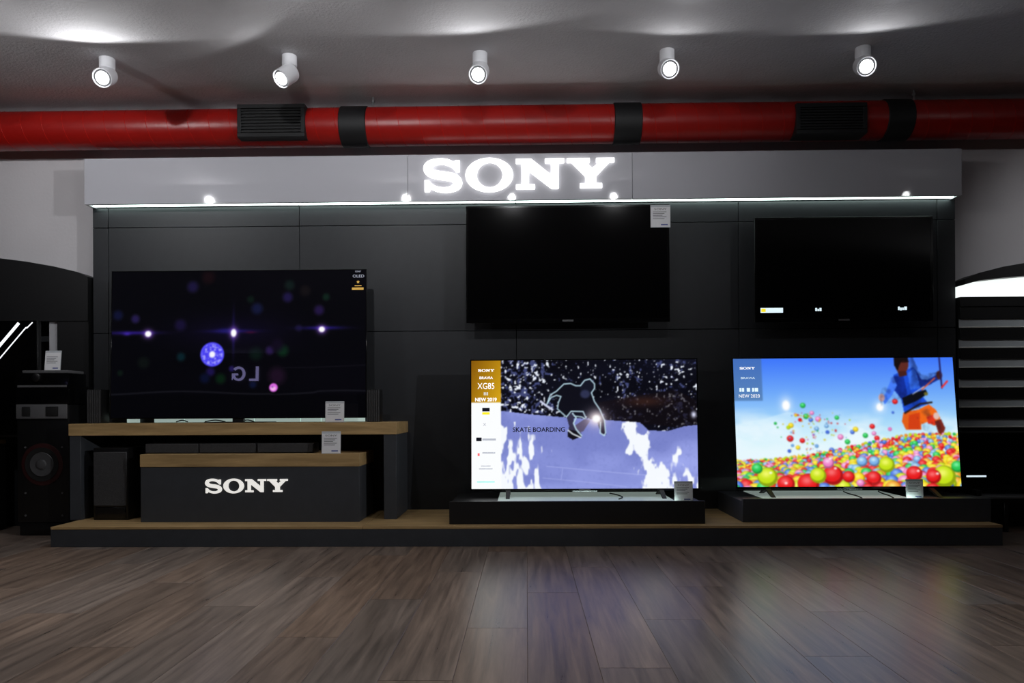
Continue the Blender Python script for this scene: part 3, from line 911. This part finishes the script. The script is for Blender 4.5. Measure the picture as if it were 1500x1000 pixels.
def television(label, cx, y, zbase, wd, ht, tilt, bz=0.008, thick=0.035, pic=None, chin=0.012, logo=True, back=True):
    """origin at the middle of the lower edge of its front; returns root; local frame x right, y back, z up"""
    t = thing('television', label, 'television', (cx, y, zbase), (-tilt, 0, 0))
    W, Ht = wd, ht
    x0, x1 = -W / 2, W / 2
    box('housing', x0, x1, 0.004, 0.014, 0, Ht, M['black_satin'], t, 0.002, 1)
    if back:
        box('rear_cover', x0 + 0.12, x1 - 0.12, 0.0142, thick, 0.02, Ht * 0.6, M['black_matte'], t, 0.006)
    for nm, a, b, c, d in (('bezel', x0, x1, 0, chin), ('bezel', x0, x1, Ht - bz, Ht), ('bezel', x0, x0 + bz, chin, Ht - bz), ('bezel', x1 - bz, x1, chin, Ht - bz)):
        box(nm, a, b, 0, 0.0041, c, d, M['black_gloss'], t, 0.0008, 1)
    if pic is None:
        s = box('screen', x0 + bz, x1 - bz, 0.0015, 0.0038, chin, Ht - bz, M['dead_screen'], t)
    else:
        s = screen('screen', pic, x0 + bz, x1 - bz, chin, Ht - bz, 0.0016, t)
    if logo:
        box('logo_plate', -0.03, 0.03, -0.0012, 0, chin * 0.25, chin * 0.75, M['grey_plastic'], t)
    return t, s

# ---- big television on the bench
yt = 4.02
X0, X1 = PX(160.5, yt), PX(536.5, yt)
zb, zu = bz1 + 0.022, PZ(394, yt, 345)
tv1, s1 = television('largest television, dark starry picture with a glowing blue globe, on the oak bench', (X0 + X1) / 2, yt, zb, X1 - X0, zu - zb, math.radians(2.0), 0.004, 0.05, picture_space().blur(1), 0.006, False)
Wd, Ht = X1 - X0, zu - zb
bm = bmesh.new()
bm_box(bm, -0.17, 0.17, -0.03, 0.12, -0.0216, -0.0185)
for v in bm.verts:
    a_ = -math.radians(2.0)
    y_, z_ = v.co.y, v.co.z
    v.co.y, v.co.z = y_ * math.cos(a_) + z_ * math.sin(a_), -y_ * math.sin(a_) + z_ * math.cos(a_)
finish(bm, 'stand_plate', M['black_satin'], tv1)
box('stand_neck', -0.03, 0.03, 0.006, 0.03, -0.019, 0.0, M['black_satin'], tv1, 0.001, 1)
U = lambda px: (px - 160.5) / 376 * Wd - Wd / 2
V_ = lambda py: (608 - py) / 214 * Ht
text('screen_text', 'SONY', U(524), V_(395.8 + 1.5), 0.0006, 0.0085, M['txt_dim'], s1)
text('screen_text', 'OLED', U(524.5), V_(404), 0.0006, 0.015, M['txt_dim'], s1, 0.062)
star = [(U(524) + 0.010 * (1 if k % 2 == 0 else 0.45) * math.sin(k * math.pi / 5), V_(412.5) + 0.010 * (1 if k % 2 == 0 else 0.45) * math.cos(k * math.pi / 5)) for k in range(10)]
prism('screen_star', star, 0.0004, 0.0009, M['txt_gold'], s1)
box('screen_mark', U(519), U(529), 0.0004, 0.0009, V_(418.6), V_(417.4), M['txt_gold'], s1)
box('screen_mark', U(515), U(532), 0.0004, 0.0009, V_(424), V_(420.6), M['txt_gold'], s1)

# ---- plinths with trays whose glow is added in the material, and the two bright televisions
def plinth(pxa, pxb, top, bot, yf, label, mat, glow):
    a, b = PX(pxa, yf, 750), PX(pxb, yf, 750)
    cxp = (pxa + pxb) / 2
    zt_ = PZ(top, yf, cxp)
    t = thing('tv_plinth', label, 'plinth', ((a + b) / 2, yf, Z_PLAT))
    lip = 0.013
    box('front_board', a, b, yf, yf + 0.02, Z_PLAT, zt_, mat, t, 0.0015, 1)
    box('body', a + 0.001, b - 0.001, yf + 0.0202, 4.17, Z_PLAT, zt_ - lip, mat, t, 0.001, 1)
    ga, gb = PX(glow[0], yf + 0.03, 735), PX(glow[1], yf + 0.03, 735)
    box('tray', ga, gb, yf + 0.022, 4.16, zt_ - lip + 0.0002, zt_ - lip + 0.003, M['plinth_top'], t)
    box('light_strip', ga, gb, yf + 0.0203, yf + 0.0215, zt_ - lip + 0.003, zt_ - 0.003, M['led_low'], t)
    return t, zt_ - lip + 0.003, a, b
pl2, zp2, a2, b2 = plinth(658, 1033, 734, 767.5, 3.655, 'black low plinth carrying the skateboarding television', M['black_board'], (728, 992))
pl3, zp3, a3, b3 = plinth(1088, 1452, 730, 762, 3.70, 'charcoal low plinth carrying the colourful balls television', M['charcoal_front'], (1126, 1345))

def level(t, y, z):
    """a point given level with the floor, in the tilted frame of t"""
    a = t.rotation_euler.x
    return (y * math.cos(a) + z * math.sin(a), -y * math.sin(a) + z * math.cos(a))
def feet(t, z0, xs, depth=0.24, splay=0.03):
    """inverted-V feet under both ends of a set"""
    for x in xs:
        bm = bmesh.new()
        for s in (-1, 1):
            y1_ = 0.015 + s * depth / 2
            vs = []
            for (y, z, w_) in ((0.015, 0.012, 0.012), (0.015, -0.004, 0.012), (y1_, z0, 0.010), (y1_ - s * 0.02, z0, 0.010)):
                if z < -0.01:
                    y, z = level(t, y, z)
                vs.append([bm.verts.new((x + w_, y, z)), bm.verts.new((x - w_, y, z))])
            q = [0, 2, 3, 1]
            bm.faces.new([vs[i][0] for i in q])
            bm.faces.new([vs[i][1] for i in q[::-1]])
            for i in range(4):
                k, j = q[i], q[(i + 1) % 4]
                bm.faces.new((vs[k][0], vs[k][1], vs[j][1], vs[j][0]))
        finish(bm, 'foot', M['black_matte'], t)

yt2 = 3.93
X0, X1 = PX(688.5, yt2), PX(1024, yt2)
tilt = math.radians(2.5)
zb, zu = PZ(718.5, yt2, 856), PZ(525.5, yt2, 856)
tv2, s2 = television('lit television showing a skateboarder, on the black plinth', (X0 + X1) / 2, yt2, zb, X1 - X0, (zu - zb) * 1.004, tilt, 0.006, 0.06, picture_skate().blur(1), 0.011)
Wd, Ht = X1 - X0, zu - zb
feet(tv2, zp2 - zb, (-0.40, 0.40), 0.22)
box('logo_stand', -0.065, 0.065, -0.004, 0.002, -0.004, 0.0, M['silver'], tv2)
U = lambda px: (px - 690) / 332 * (Wd - 0.012) - Wd / 2 + 0.006
V_ = lambda py: (715 - py) / 187 * (Ht - 0.017) + 0.011
T = lambda body, cx, cy, h, m, wd=None, bold=0.0: text('screen_text', body, U(cx), V_(cy), 0.0008, h, M[m], s2, wd, bold)
pm = Wd / 335.5
sign_letters(s2, U(700), U(724), V_(541.7), 0.0006, 0.0010, M['txt_white'])
T('BRAVIA', 712, 552.5, 3.8 * pm, 'txt_white', 20 * pm, 0.02)
T('XG85', 711.5, 564.5, 9 * pm, 'txt_white', 25 * pm)
T('III', 711.5, 576, 4.5 * pm, 'txt_pale', 6 * pm)
T('NEW 2019', 711.5, 584.5, 5.5 * pm, 'txt_white', 32 * pm, 0.03)
R_ = lambda a, b, c, d, m, y=0.0005: box('screen_mark', U(a), U(b), y, y + 0.0004, V_(d), V_(c), M[m], s2)
R_(706, 717, 596.5, 602, 'txt_black')
T('4K', 711.5, 599.3, 4 * pm, 'txt_yellow', 8 * pm)
R_(706, 717, 603, 606.5, 'txt_yellow')
T('HDR', 711.5, 604.8, 2.6 * pm, 'txt_black', 9 * pm)
T('x', 709.5, 621, 4 * pm, 'txt_grey', 5 * pm)
R_(697, 705, 640, 645.5, 'txt_black')
R_(706, 726, 641.5, 644.5, 'txt_grey')
R_(699, 702, 663, 667, 'txt_red')
R_(706, 725, 661.5, 663.5, 'txt_grey')
R_(704, 718, 681, 682.3, 'txt_grey')
R_(701, 721, 685, 686.6, 'txt_grey')
R_(698, 724, 703.8, 705.8, 'txt_teal')
T('SKATE BOARDING', 789.5, 628.8, 7 * pm, 'txt_black', 77 * pm, 0.018)

yt3 = 3.93
X0, X1 = PX(1078.5, yt3), PX(1410, yt3)
zb, zu = PZ(715.5, yt3, 1240), PZ(524.5, yt3, 1240)
tilt3 = math.radians(6.5)
tv3, s3 = television('lit television showing a man among colourful balls, on the charcoal plinth', (X0 + X1) / 2, yt3, zb, X1 - X0, (zu - zb) * 1.024, tilt3, 0.006, 0.06, picture_balls().blur(2), 0.011)
Wd, Ht = X1 - X0, (zu - zb) * 1.024
feet(tv3, zp3 - zb, (-0.42, 0.42), 0.22)
box('logo_stand', -0.065, 0.065, -0.004, 0.002, -0.004, 0.0, M['silver'], tv3)
pm = Wd / 330
U = lambda px: (px - 1073) / 330 * (Wd - 0.012) - Wd / 2 + 0.006
V_ = lambda py: (713 - py) / 186 * (Ht - 0.017) + 0.011
T = lambda body, cx, cy, h, m, wd=None: text('screen_text', body, U(cx), V_(cy), 0.0008, h, M[m], s3, wd)
sign_letters(s3, U(1082.5), U(1105.5), V_(541), 0.0006, 0.0010, M['txt_white'])
T('BRAVIA', 1094.5, 555.5, 3 * pm, 'txt_pale', 21 * pm)
R2 = lambda a, b, c, d: box('screen_mark', U(a), U(b), 0.0005, 0.0009, V_(d), V_(c), M['txt_pale'], s3)
for a, b in ((1081, 1084), (1084.8, 1088), (1092, 1097), (1100, 1103), (1104, 1109)):
    R2(a, b, 570, 575.5)
T('NEW 2020', 1095.5, 581.8, 5 * pm, 'txt_white', 31 * pm)

# ---- the two dark televisions on the wall
yw = 4.10
X0, X1 = PX(684, yw), PX(982, yw)
zb, zu = PZ(472, yw, 833), PZ(300.5, yw, 833)
tv4, s4 = television('switched off black television high on the wall below the header letters', (X0 + X1) / 2, yw, zb, X1 - X0, zu - zb, 0.0, 0.012, 0.06, None, 0.02)
box('wall_bracket', -0.2, 0.2, 0.06, Y_PANEL - yw - 0.001, 0.15, 0.42, M['black_matte'], tv4, 0.002, 1)
X0, X1 = PX(1107, yw), PX(1368, yw)
zb, zu = PZ(471, yw, 1237), PZ(317.5, yw, 1237)
tv5, s5 = television('black wall television with small white marks along its bottom, upper right', (X0 + X1) / 2, yw, zb, X1 - X0, zu - zb, 0.0, 0.012, 0.06, None, 0.02)
Wd, Ht = X1 - X0, zu - zb
box('wall_bracket', -0.2, 0.2, 0.06, Y_PANEL - yw - 0.001, 0.15, 0.40, M['black_matte'], tv5, 0.002, 1)
U = lambda px: (px - 1107) / 261 * Wd - Wd / 2
V_ = lambda py: (471 - py) / 153.5 * Ht
box('screen_mark', U(1115), U(1148), 0.0008, 0.0014, V_(457), V_(450), M['txt_pale'], s5)
box('screen_mark', U(1116), U(1122.5), 0.0003, 0.0007, V_(456), V_(451), M['txt_yellow'], s5)
for a, b, c, d in ((1195.5, 1198, 450.5, 455), (1198.6, 1201, 452, 455), (1201.6, 1204.5, 450.5, 455), (1316.5, 1319, 449.5, 454.5), (1319.6, 1322, 451, 455), (1322.6, 1325, 451, 454.5), (1325.6, 1329.5, 449.5, 454.5)):
    box('screen_mark', U(a), U(b), 0.0008, 0.0014, V_(d), V_(c), M['txt_pale'], s5)

# ------------------------------------------------------------------ cables under the lit televisions
def cable(pts, label):
    return props(tube('power_cable', catmull([tuple(p) for p in pts], 6), 0.0032, M['black_matte']), label, 'cable')
cable([(PX(906, 3.80), 3.80, zp2 + 0.0035), (PX(912, 3.86), 3.88, zp2 + 0.0035), (PX(905, 3.95), 3.98, zp2 + 0.0035), (PX(893, 4.05), 4.06, zp2 + 0.0035)], 'thin black cable lying behind the logo of the skateboarding television')
cable([(PX(1262, 3.78), 3.78, zp3 + 0.0035), (PX(1254, 3.88), 3.88, zp3 + 0.0035), (PX(1242, 3.98), 3.98, zp3 + 0.0035), (PX(1235, 4.08), 4.08, zp3 + 0.0035)], 'thin black cable beneath the middle of the balls television')
cable([(PX(1308, 3.78), 3.78, zp3 + 0.0035), (PX(1302, 3.88), 3.88, zp3 + 0.0035), (PX(1292, 3.98), 3.98, zp3 + 0.0035), (PX(1286, 4.08), 4.08, zp3 + 0.0035)], 'thin black cable beneath the balls television, beside its price card')

for pa, pb, where in ((258, 275, 'left of the centre'), (300, 330, 'near the middle'), (352, 372, 'right of the centre')):
    cable([(PX(pa, 4.15), 4.15, bz1 + 0.0036), (PX((pa + pb) / 2, 4.15), 4.152, bz1 + 0.012), (PX(pb, 4.15), 4.15, bz1 + 0.0036)], 'thin black cable loop on the bench under the big television, ' + where)

# ------------------------------------------------------------------ price cards
def price_card(px, pyt, pyb, wpx, y, zbase, label, lean=8, yaw=0, heading=True, foot=True):
    X = PX(px, y)
    h = (pyb - pyt) / F * y
    wd = wpx / F * y
    t = thing('price_card', label, 'price card', (X, y, zbase), (-math.radians(lean), 0, math.radians(yaw)), 'price cards')
    box('holder', -wd / 2, wd / 2, 0.0012, 0.0036, 0.0, h, M['acrylic'], t, 0.0006, 1)
    p = box('card', -wd / 2 + 0.002, wd / 2 - 0.002, 0.0002, 0.0011, 0.003, h * 0.90, M['paper'], t)
    if heading:
        text('heading', 'SONY', 0, h * 0.81, 0.0, h * 0.075, M['ink'], p, wd * 0.62)
    for k in range(5):
        z = h * (0.68 - 0.075 * k)
        box('text_line', -wd * 0.38, wd * (0.30 - 0.1 * (k % 3)), -0.0001, 0.00018, z, z + h * 0.022, M['ink'], p)
    box('price', wd * 0.02, wd * 0.36, -0.0001, 0.00018, h * 0.10, h * 0.15, M['blue_ink'], p)
    # folded base foot
    if foot:
        box('base', -wd / 2, wd / 2, 0.0036, 0.045, 0.0, 0.002, M['acrylic'], t)
    return t
price_card(490, 587, 618, 28, 3.86, bz1 + 0.0012, 'white price card standing on the oak bench before the big television', 3)
price_card(484.5, 631, 664, 28, 3.755, zt1 + 0.0002, 'white price card standing on the oak lid of the lettered box', 5, 3)
price_card(1001, 704, 734, 27, 3.70, zp2 + 0.0002, 'price card at the right foot of the skateboarding television', 4, 0)
price_card(1340, 699, 728, 26, 3.75, zp3 + 0.0002, 'silvery price card at the right foot of the balls television', 4, 4)
tagc = price_card(969, 300, 333, 29, 4.094, PZ(333, 4.094, 969), 'price card hanging from the top corner of the switched off television', 0, 0, True, False)

# ------------------------------------------------------------------ left neighbour: arched black stand, tower speaker
ya = 4.17
arch = [(-260, 400), (-200, 385), (-120, 376), (-50, 374), (0, 378), (40, 383), (80, 390), (114, 398), (136, 405)]
AX = lambda p, y=ya: PX(p, y)
la = thing('arched_stand', 'black display stand with curved top left of the charcoal wall', 'display stand', (AX(-60), ya, 0))
xr_ = PX(136.2, Y_PANEL) - 0.003
pts = [(min(AX(p), xr_), PZ(q, ya, p)) for p, q in arch]
prism('arched_canopy', pts + [(xr_, PZ(470, ya, 100)), (AX(-260), PZ(470, ya, 100))], ya, Y_WALL - 0.001, M['black_board'], la)
zc_ = PZ(470, ya, 100)
box('side_board', AX(84), xr_, ya + 0.005, Y_WALL - 0.001, 0.0, zc_ - 0.0005, M['black_board'], la)
box('back_board', AX(-260), AX(84) - 0.0005, Y_WALL - 0.02, Y_WALL - 0.001, 0.0, zc_ - 0.0005, M['charcoal'], la)
box('post', AX(69.5), AX(81), ya + 0.02, ya + 0.05, 0.0, zc_ - 0.0006, M['post'], la)
lb = thing('low_bench', 'black bench with thin brown top at the left edge beside the party speaker', 'bench', (AX(-100), 3.93, 0))
box('bench_top', AX(-260), AX(10), 3.92, 4.165, PZ(652, 3.92, 10), PZ(646, 3.92, 10), M['brown_edge'], lb, 0.001, 1)
box('bench_body', AX(-260), AX(9.5), 3.93, 4.165, 0.0, PZ(652, 3.92, 10) - 0.0005, M['black_board'], lb)
# its television, cut by the frame, showing two white strokes
yl = 4.10
tvl = thing('television', 'television at the left edge showing two slanting white strokes', 'television', (PX(-90, yl), yl, PZ(646, 3.92, 10)))
lx0, lx1 = PX(-240, yl), PX(56, yl)
lz0, lz1 = PZ(640, yl, 0), PZ(469, yl, 0)
box('housing', lx0, lx1, yl, yl + 0.03, lz0, lz1, M['black_satin'], tvl, 0.002, 1)
sl = box('screen', lx0 + 0.008, lx1 - 0.008, yl - 0.0016, yl - 0.0002, lz0 + 0.012, lz1 - 0.003, M['dead_screen'], tvl)
def stroke(pp, wd):
    Q = [P(a, b, yl) for a, b in pp]
    A, B = Q[0], Q[-1]
    n = Vector((-(B.z - A.z), 0, B.x - A.x)).normalized() * wd / 2
    prism('screen_stroke', [(A.x - n.x, A.z - n.z), (B.x - n.x, B.z - n.z), (B.x + n.x, B.z + n.z), (A.x + n.x, A.z + n.z)], yl - 0.0024, yl - 0.0018, M['stroke'], sl)
stroke(((-12, 520), (28, 473)), 0.016)
stroke(((-12, 539), (38, 480)), 0.006)
stroke(((38, 480), (41, 479.5)), 0.008)
stroke(((41, 479), (48, 472)), 0.006)
box('stand', PX(-120, yl), PX(-60, yl), yl - 0.04, yl + 0.07, PZ(646, 3.92, 10), lz0, M['black_satin'], tvl)

yo = 3.93
tw = thing('tower_speaker', 'tall black party speaker with round woofer left of the platform', 'speaker', (PX(60, yo), yo, 0))
TX = lambda p: PX(p, yo)
TZ = lambda p: PZ(p, yo, 60)
box('base', TX(26), TX(96), yo + 0.01, 4.085, 0.0, TZ(766), M['black_satin'], tw, 0.006)
box('cabinet', TX(23), TX(100), yo + 0.005, 4.09, TZ(765.8), TZ(592), M['black_satin'], tw, 0.012)
box('control_head', TX(22), TX(101), yo, 4.09, TZ(591.6), TZ(546), M['black_gloss'], tw, 0.008)
box('top_deck', TX(31), TX(98), yo + 0.01, 4.085, TZ(545.9), TZ(542), M['grey_plastic'], tw, 0.003)
box('display_slot', TX(26), TX(98), yo - 0.002, yo + 0.001, TZ(567), TZ(564), M['grey_plastic'], tw)
lathe('volume_knob', [(0.022, 0), (0.022, 0.010), (0.018, 0.013)], (TX(54), yo, TZ(553)), (0, -1, 0), M['black_satin'], tw, 20)
hb_ = box('horn_strip', TX(24), TX(98), yo - 0.004, yo + 0.006, TZ(613), TZ(592), M['grey_plastic'], tw, 0.003)
for a, b in ((33, 45), (68, 86)):
    box('horn_mouth', TX(a), TX(b), yo - 0.006, yo - 0.003, TZ(609.5), TZ(595.5), M['black_matte'], hb_, 0.004)
wc = Vector((TX(61), yo + 0.006, TZ(680)))
lathe('woofer_ring', [(0.112, 0), (0.112, 0.004), (0.100, 0.006)], wc, (0, -1, 0), M['red_ring'], tw, 40)
wf = lathe('woofer', [(0.090, 0), (0.090, 0.009), (0.064, 0.007)], wc, (0, -1, 0), M['black_matte'], tw, 36)
lathe('woofer_cone', [(0.064, 0.0071), (0.062, 0.011), (0.036, 0.0085), (0.026, 0.0085), (0.022, 0.016), (0.010, 0.019)], wc, (0, -1, 0), M['copper'], wf, 36)
for a in (36, 90):
    for q in (655, 722, 755):
        lathe('screw', [(0.005, 0), (0.005, 0.004)], (TX(a), yo + 0.0055, TZ(q)), (0, -1, 0), M['grey_plastic'], tw, 10)
price_card(76.5, 512, 542, 25, 3.99, TZ(542) + 0.0004, 'grey price card standing on the tall black party speaker', 6, -3, False)

# ------------------------------------------------------------------ right neighbour: slatted black stand
xr0 = PX(1402.5, Y_PANEL) + 0.003
ra = thing('arched_stand', 'black slatted display stand with curved lit top right of the charcoal wall', 'display stand', (PX(1500, ya), ya, 0))
RX = lambda p: PX(p, ya)
xe = RX(1760)
c1 = [(1403, 410), (1430, 401), (1465, 392), (1500, 386), (1560, 380), (1640, 380), (1760, 396)]
c2 = [(1403, 418), (1430, 412), (1465, 408), (1500, 405), (1560, 402), (1640, 402), (1760, 412)]
F_ = lambda L: [(max(RX(p), xr0), PZ(q, ya, p)) for p, q in L]
prism('arched_canopy', F_(c1) + F_(c2)[::-1], ya - 0.03, Y_WALL - 0.001, M['black_board'], ra)
zl_ = PZ(433.5, ya, 1450)
prism('light_panel', [(x_, z_ - 0.0006) for x_, z_ in F_(c2)] + [(xe, zl_), (xr0, zl_)], ya + 0.02, Y_WALL - 0.002, M['lightbox'], ra)
zs0 = PZ(640, ya, 1450)
ybk = ya + 0.03
box('slat_backing', xr0, xe, ybk, Y_WALL - 0.001, 0.0, zl_ - 0.0006, M['black_matte'], ra)
tops = [(449, 450.2), (467, 480), (497, 509.5), (525.5, 538.5), (555, 567.5), (584, 596.5), (613, 625.5)]
prev = zl_ - 0.0008
for a, b in tops:
    zt_, zb_ = PZ(a, ybk, 1450), PZ(b, ybk, 1450)
    box('slat', xr0, xe, ybk - 0.016, ybk - 0.0003, zt_, prev, M['black_satin'], ra, 0.001, 1)
    if b - a > 3:
        box('groove_insert', xr0, xe, ybk - 0.004, ybk - 0.0003, zb_ + 0.0065, zt_ - 0.0003, M['insert'], ra)
        box('groove_lip', xr0, xe, ybk - 0.019, ybk - 0.0003, zb_, zb_ + 0.0062, M['lip'], ra, 0.001, 1)
    prev = zb_ - 0.0004
box('slat', xr0, xe, ybk - 0.016, ybk - 0.0003, 0.0, prev, M['black_satin'], ra, 0.001, 1)
# low table and dark television at the right edge
yq = 3.97
ztab = PZ(727, yq, 1470)
tb = thing('low_table', 'low dark table with thin legs at the right edge of the platform', 'table', (PX(1520, yq), yq, 0))
ta, tbx = PX(1412, yq), PX(1640, yq)
box('table_top', ta, tbx, yq, 4.135, ztab - 0.012, ztab, M['grey_plastic'], tb, 0.002, 1)
box('apron', ta + 0.01, tbx - 0.01, yq + 0.012, yq + 0.03, ztab - 0.034, ztab - 0.0122, M['black_satin'], tb)
for x_ in (PX(1476, yq), PX(1600, yq)):
    box('leg', x_ - 0.011, x_ + 0.011, yq + 0.013, yq + 0.035, 0.0, ztab - 0.0345, M['black_satin'], tb, 0.001, 1)
for x_ in (PX(1425, 4.11), PX(1610, 4.11)):
    box('leg', x_ - 0.011, x_ + 0.011, 4.105, 4.127, 0.0, ztab - 0.0122, M['black_satin'], tb, 0.001, 1)
yr = 4.06
tx0, tx1 = PX(1404, yr), PX(1660, yr)
tvr = thing('television', 'dark television at the right edge on the low table', 'television', ((tx0 + tx1) / 2, yr, ztab))
tz0, tz1 = PZ(716, yr, 1480), PZ(632, yr, 1480)
box('housing', tx0, tx1, yr, yr + 0.035, tz0, tz1, M['black_satin'], tvr, 0.002, 1)
srr = box('screen', tx0 + 0.008, tx1 - 0.008, yr - 0.0012, yr - 0.0002, tz0 + 0.008, tz1 - 0.008, M['dead_screen'], tvr)
box('screen_mark', PX(1415, yr), PX(1444, yr), yr - 0.0018, yr - 0.0014, PZ(698.5, yr, 1430), PZ(696, yr, 1430), M['txt_pale'], srr)  # highlight on the dark screen, drawn as a glowing bar
for x_ in (PX(1424, yr), PX(1630, yr)):
    box('foot', x_ - 0.012, x_ + 0.012, yr - 0.06, yr + 0.07, ztab, tz0, M['black_satin'], tvr, 0.002, 1)

# ------------------------------------------------------------------ rival maker's sign on the wall behind the viewer, mirrored in the big screen
def mirror_point(px, py, Yt):
    """where the line of sight through this pixel goes after bouncing off the big screen"""
    t2 = math.radians(2.0)
    n = Vector((0, -math.cos(t2), math.sin(t2)))
    p0 = Vector((0, yt, bz1 + 0.022))
    d = ray(px, py)
    o = Vector((0, 0, CAMZ))
    k = (p0 - o).dot(n) / d.dot(n)
    h = o + d * k
    r = d - 2 * d.dot(n) * n
    return h + r * ((Yt - h.y) / r.y)
YS = YB + 0.03
cL, cG = mirror_point(371.5, 547, YS), mirror_point(349, 547, YS)
hL = abs(mirror_point(360, 536.5, YS).z - mirror_point(360, 557.5, YS).z)
sg = thing('wall_sign', 'lilac glowing two letter sign mirrored in the big dark screen', 'sign', ((cL.x + cG.x) / 2, YB, cL.z - hL / 2))
def back_letter(pts, cx, cz, h):
    # seen from the room the wall faces +y, so reading left to right runs towards -x
    prism('letter', [(cx - (a - 0.5) * h, cz + (b - 0.5) * h) for a, b in pts], YB + 0.001, YS, M['rival_sign'], sg)
Ls = abs(mirror_point(365, 547, YS).x - mirror_point(378, 547, YS).x) / hL
back_letter([(0.5 - Ls / 2, 1), (0.5 - Ls / 2 + 0.17, 1), (0.5 - Ls / 2 + 0.17, 0.15), (0.5 + Ls / 2, 0.15), (0.5 + Ls / 2, 0), (0.5 - Ls / 2, 0)], cL.x, cL.z, hL)
oa = [math.radians(a) for a in range(40, 331, 10)]
gp = [(0.5 + 0.46 * math.cos(a), 0.5 + 0.5 * math.sin(a)) for a in oa]
gi = [(0.5 + 0.30 * math.cos(a), 0.5 + 0.35 * math.sin(a)) for a in oa]
back_letter(gp + [(0.95, 0.06), (0.95, 0.52), (0.55, 0.52), (0.55, 0.39), (0.79, 0.39), (0.79, 0.28)] + gi[::-1], cG.x, cG.z, hL)
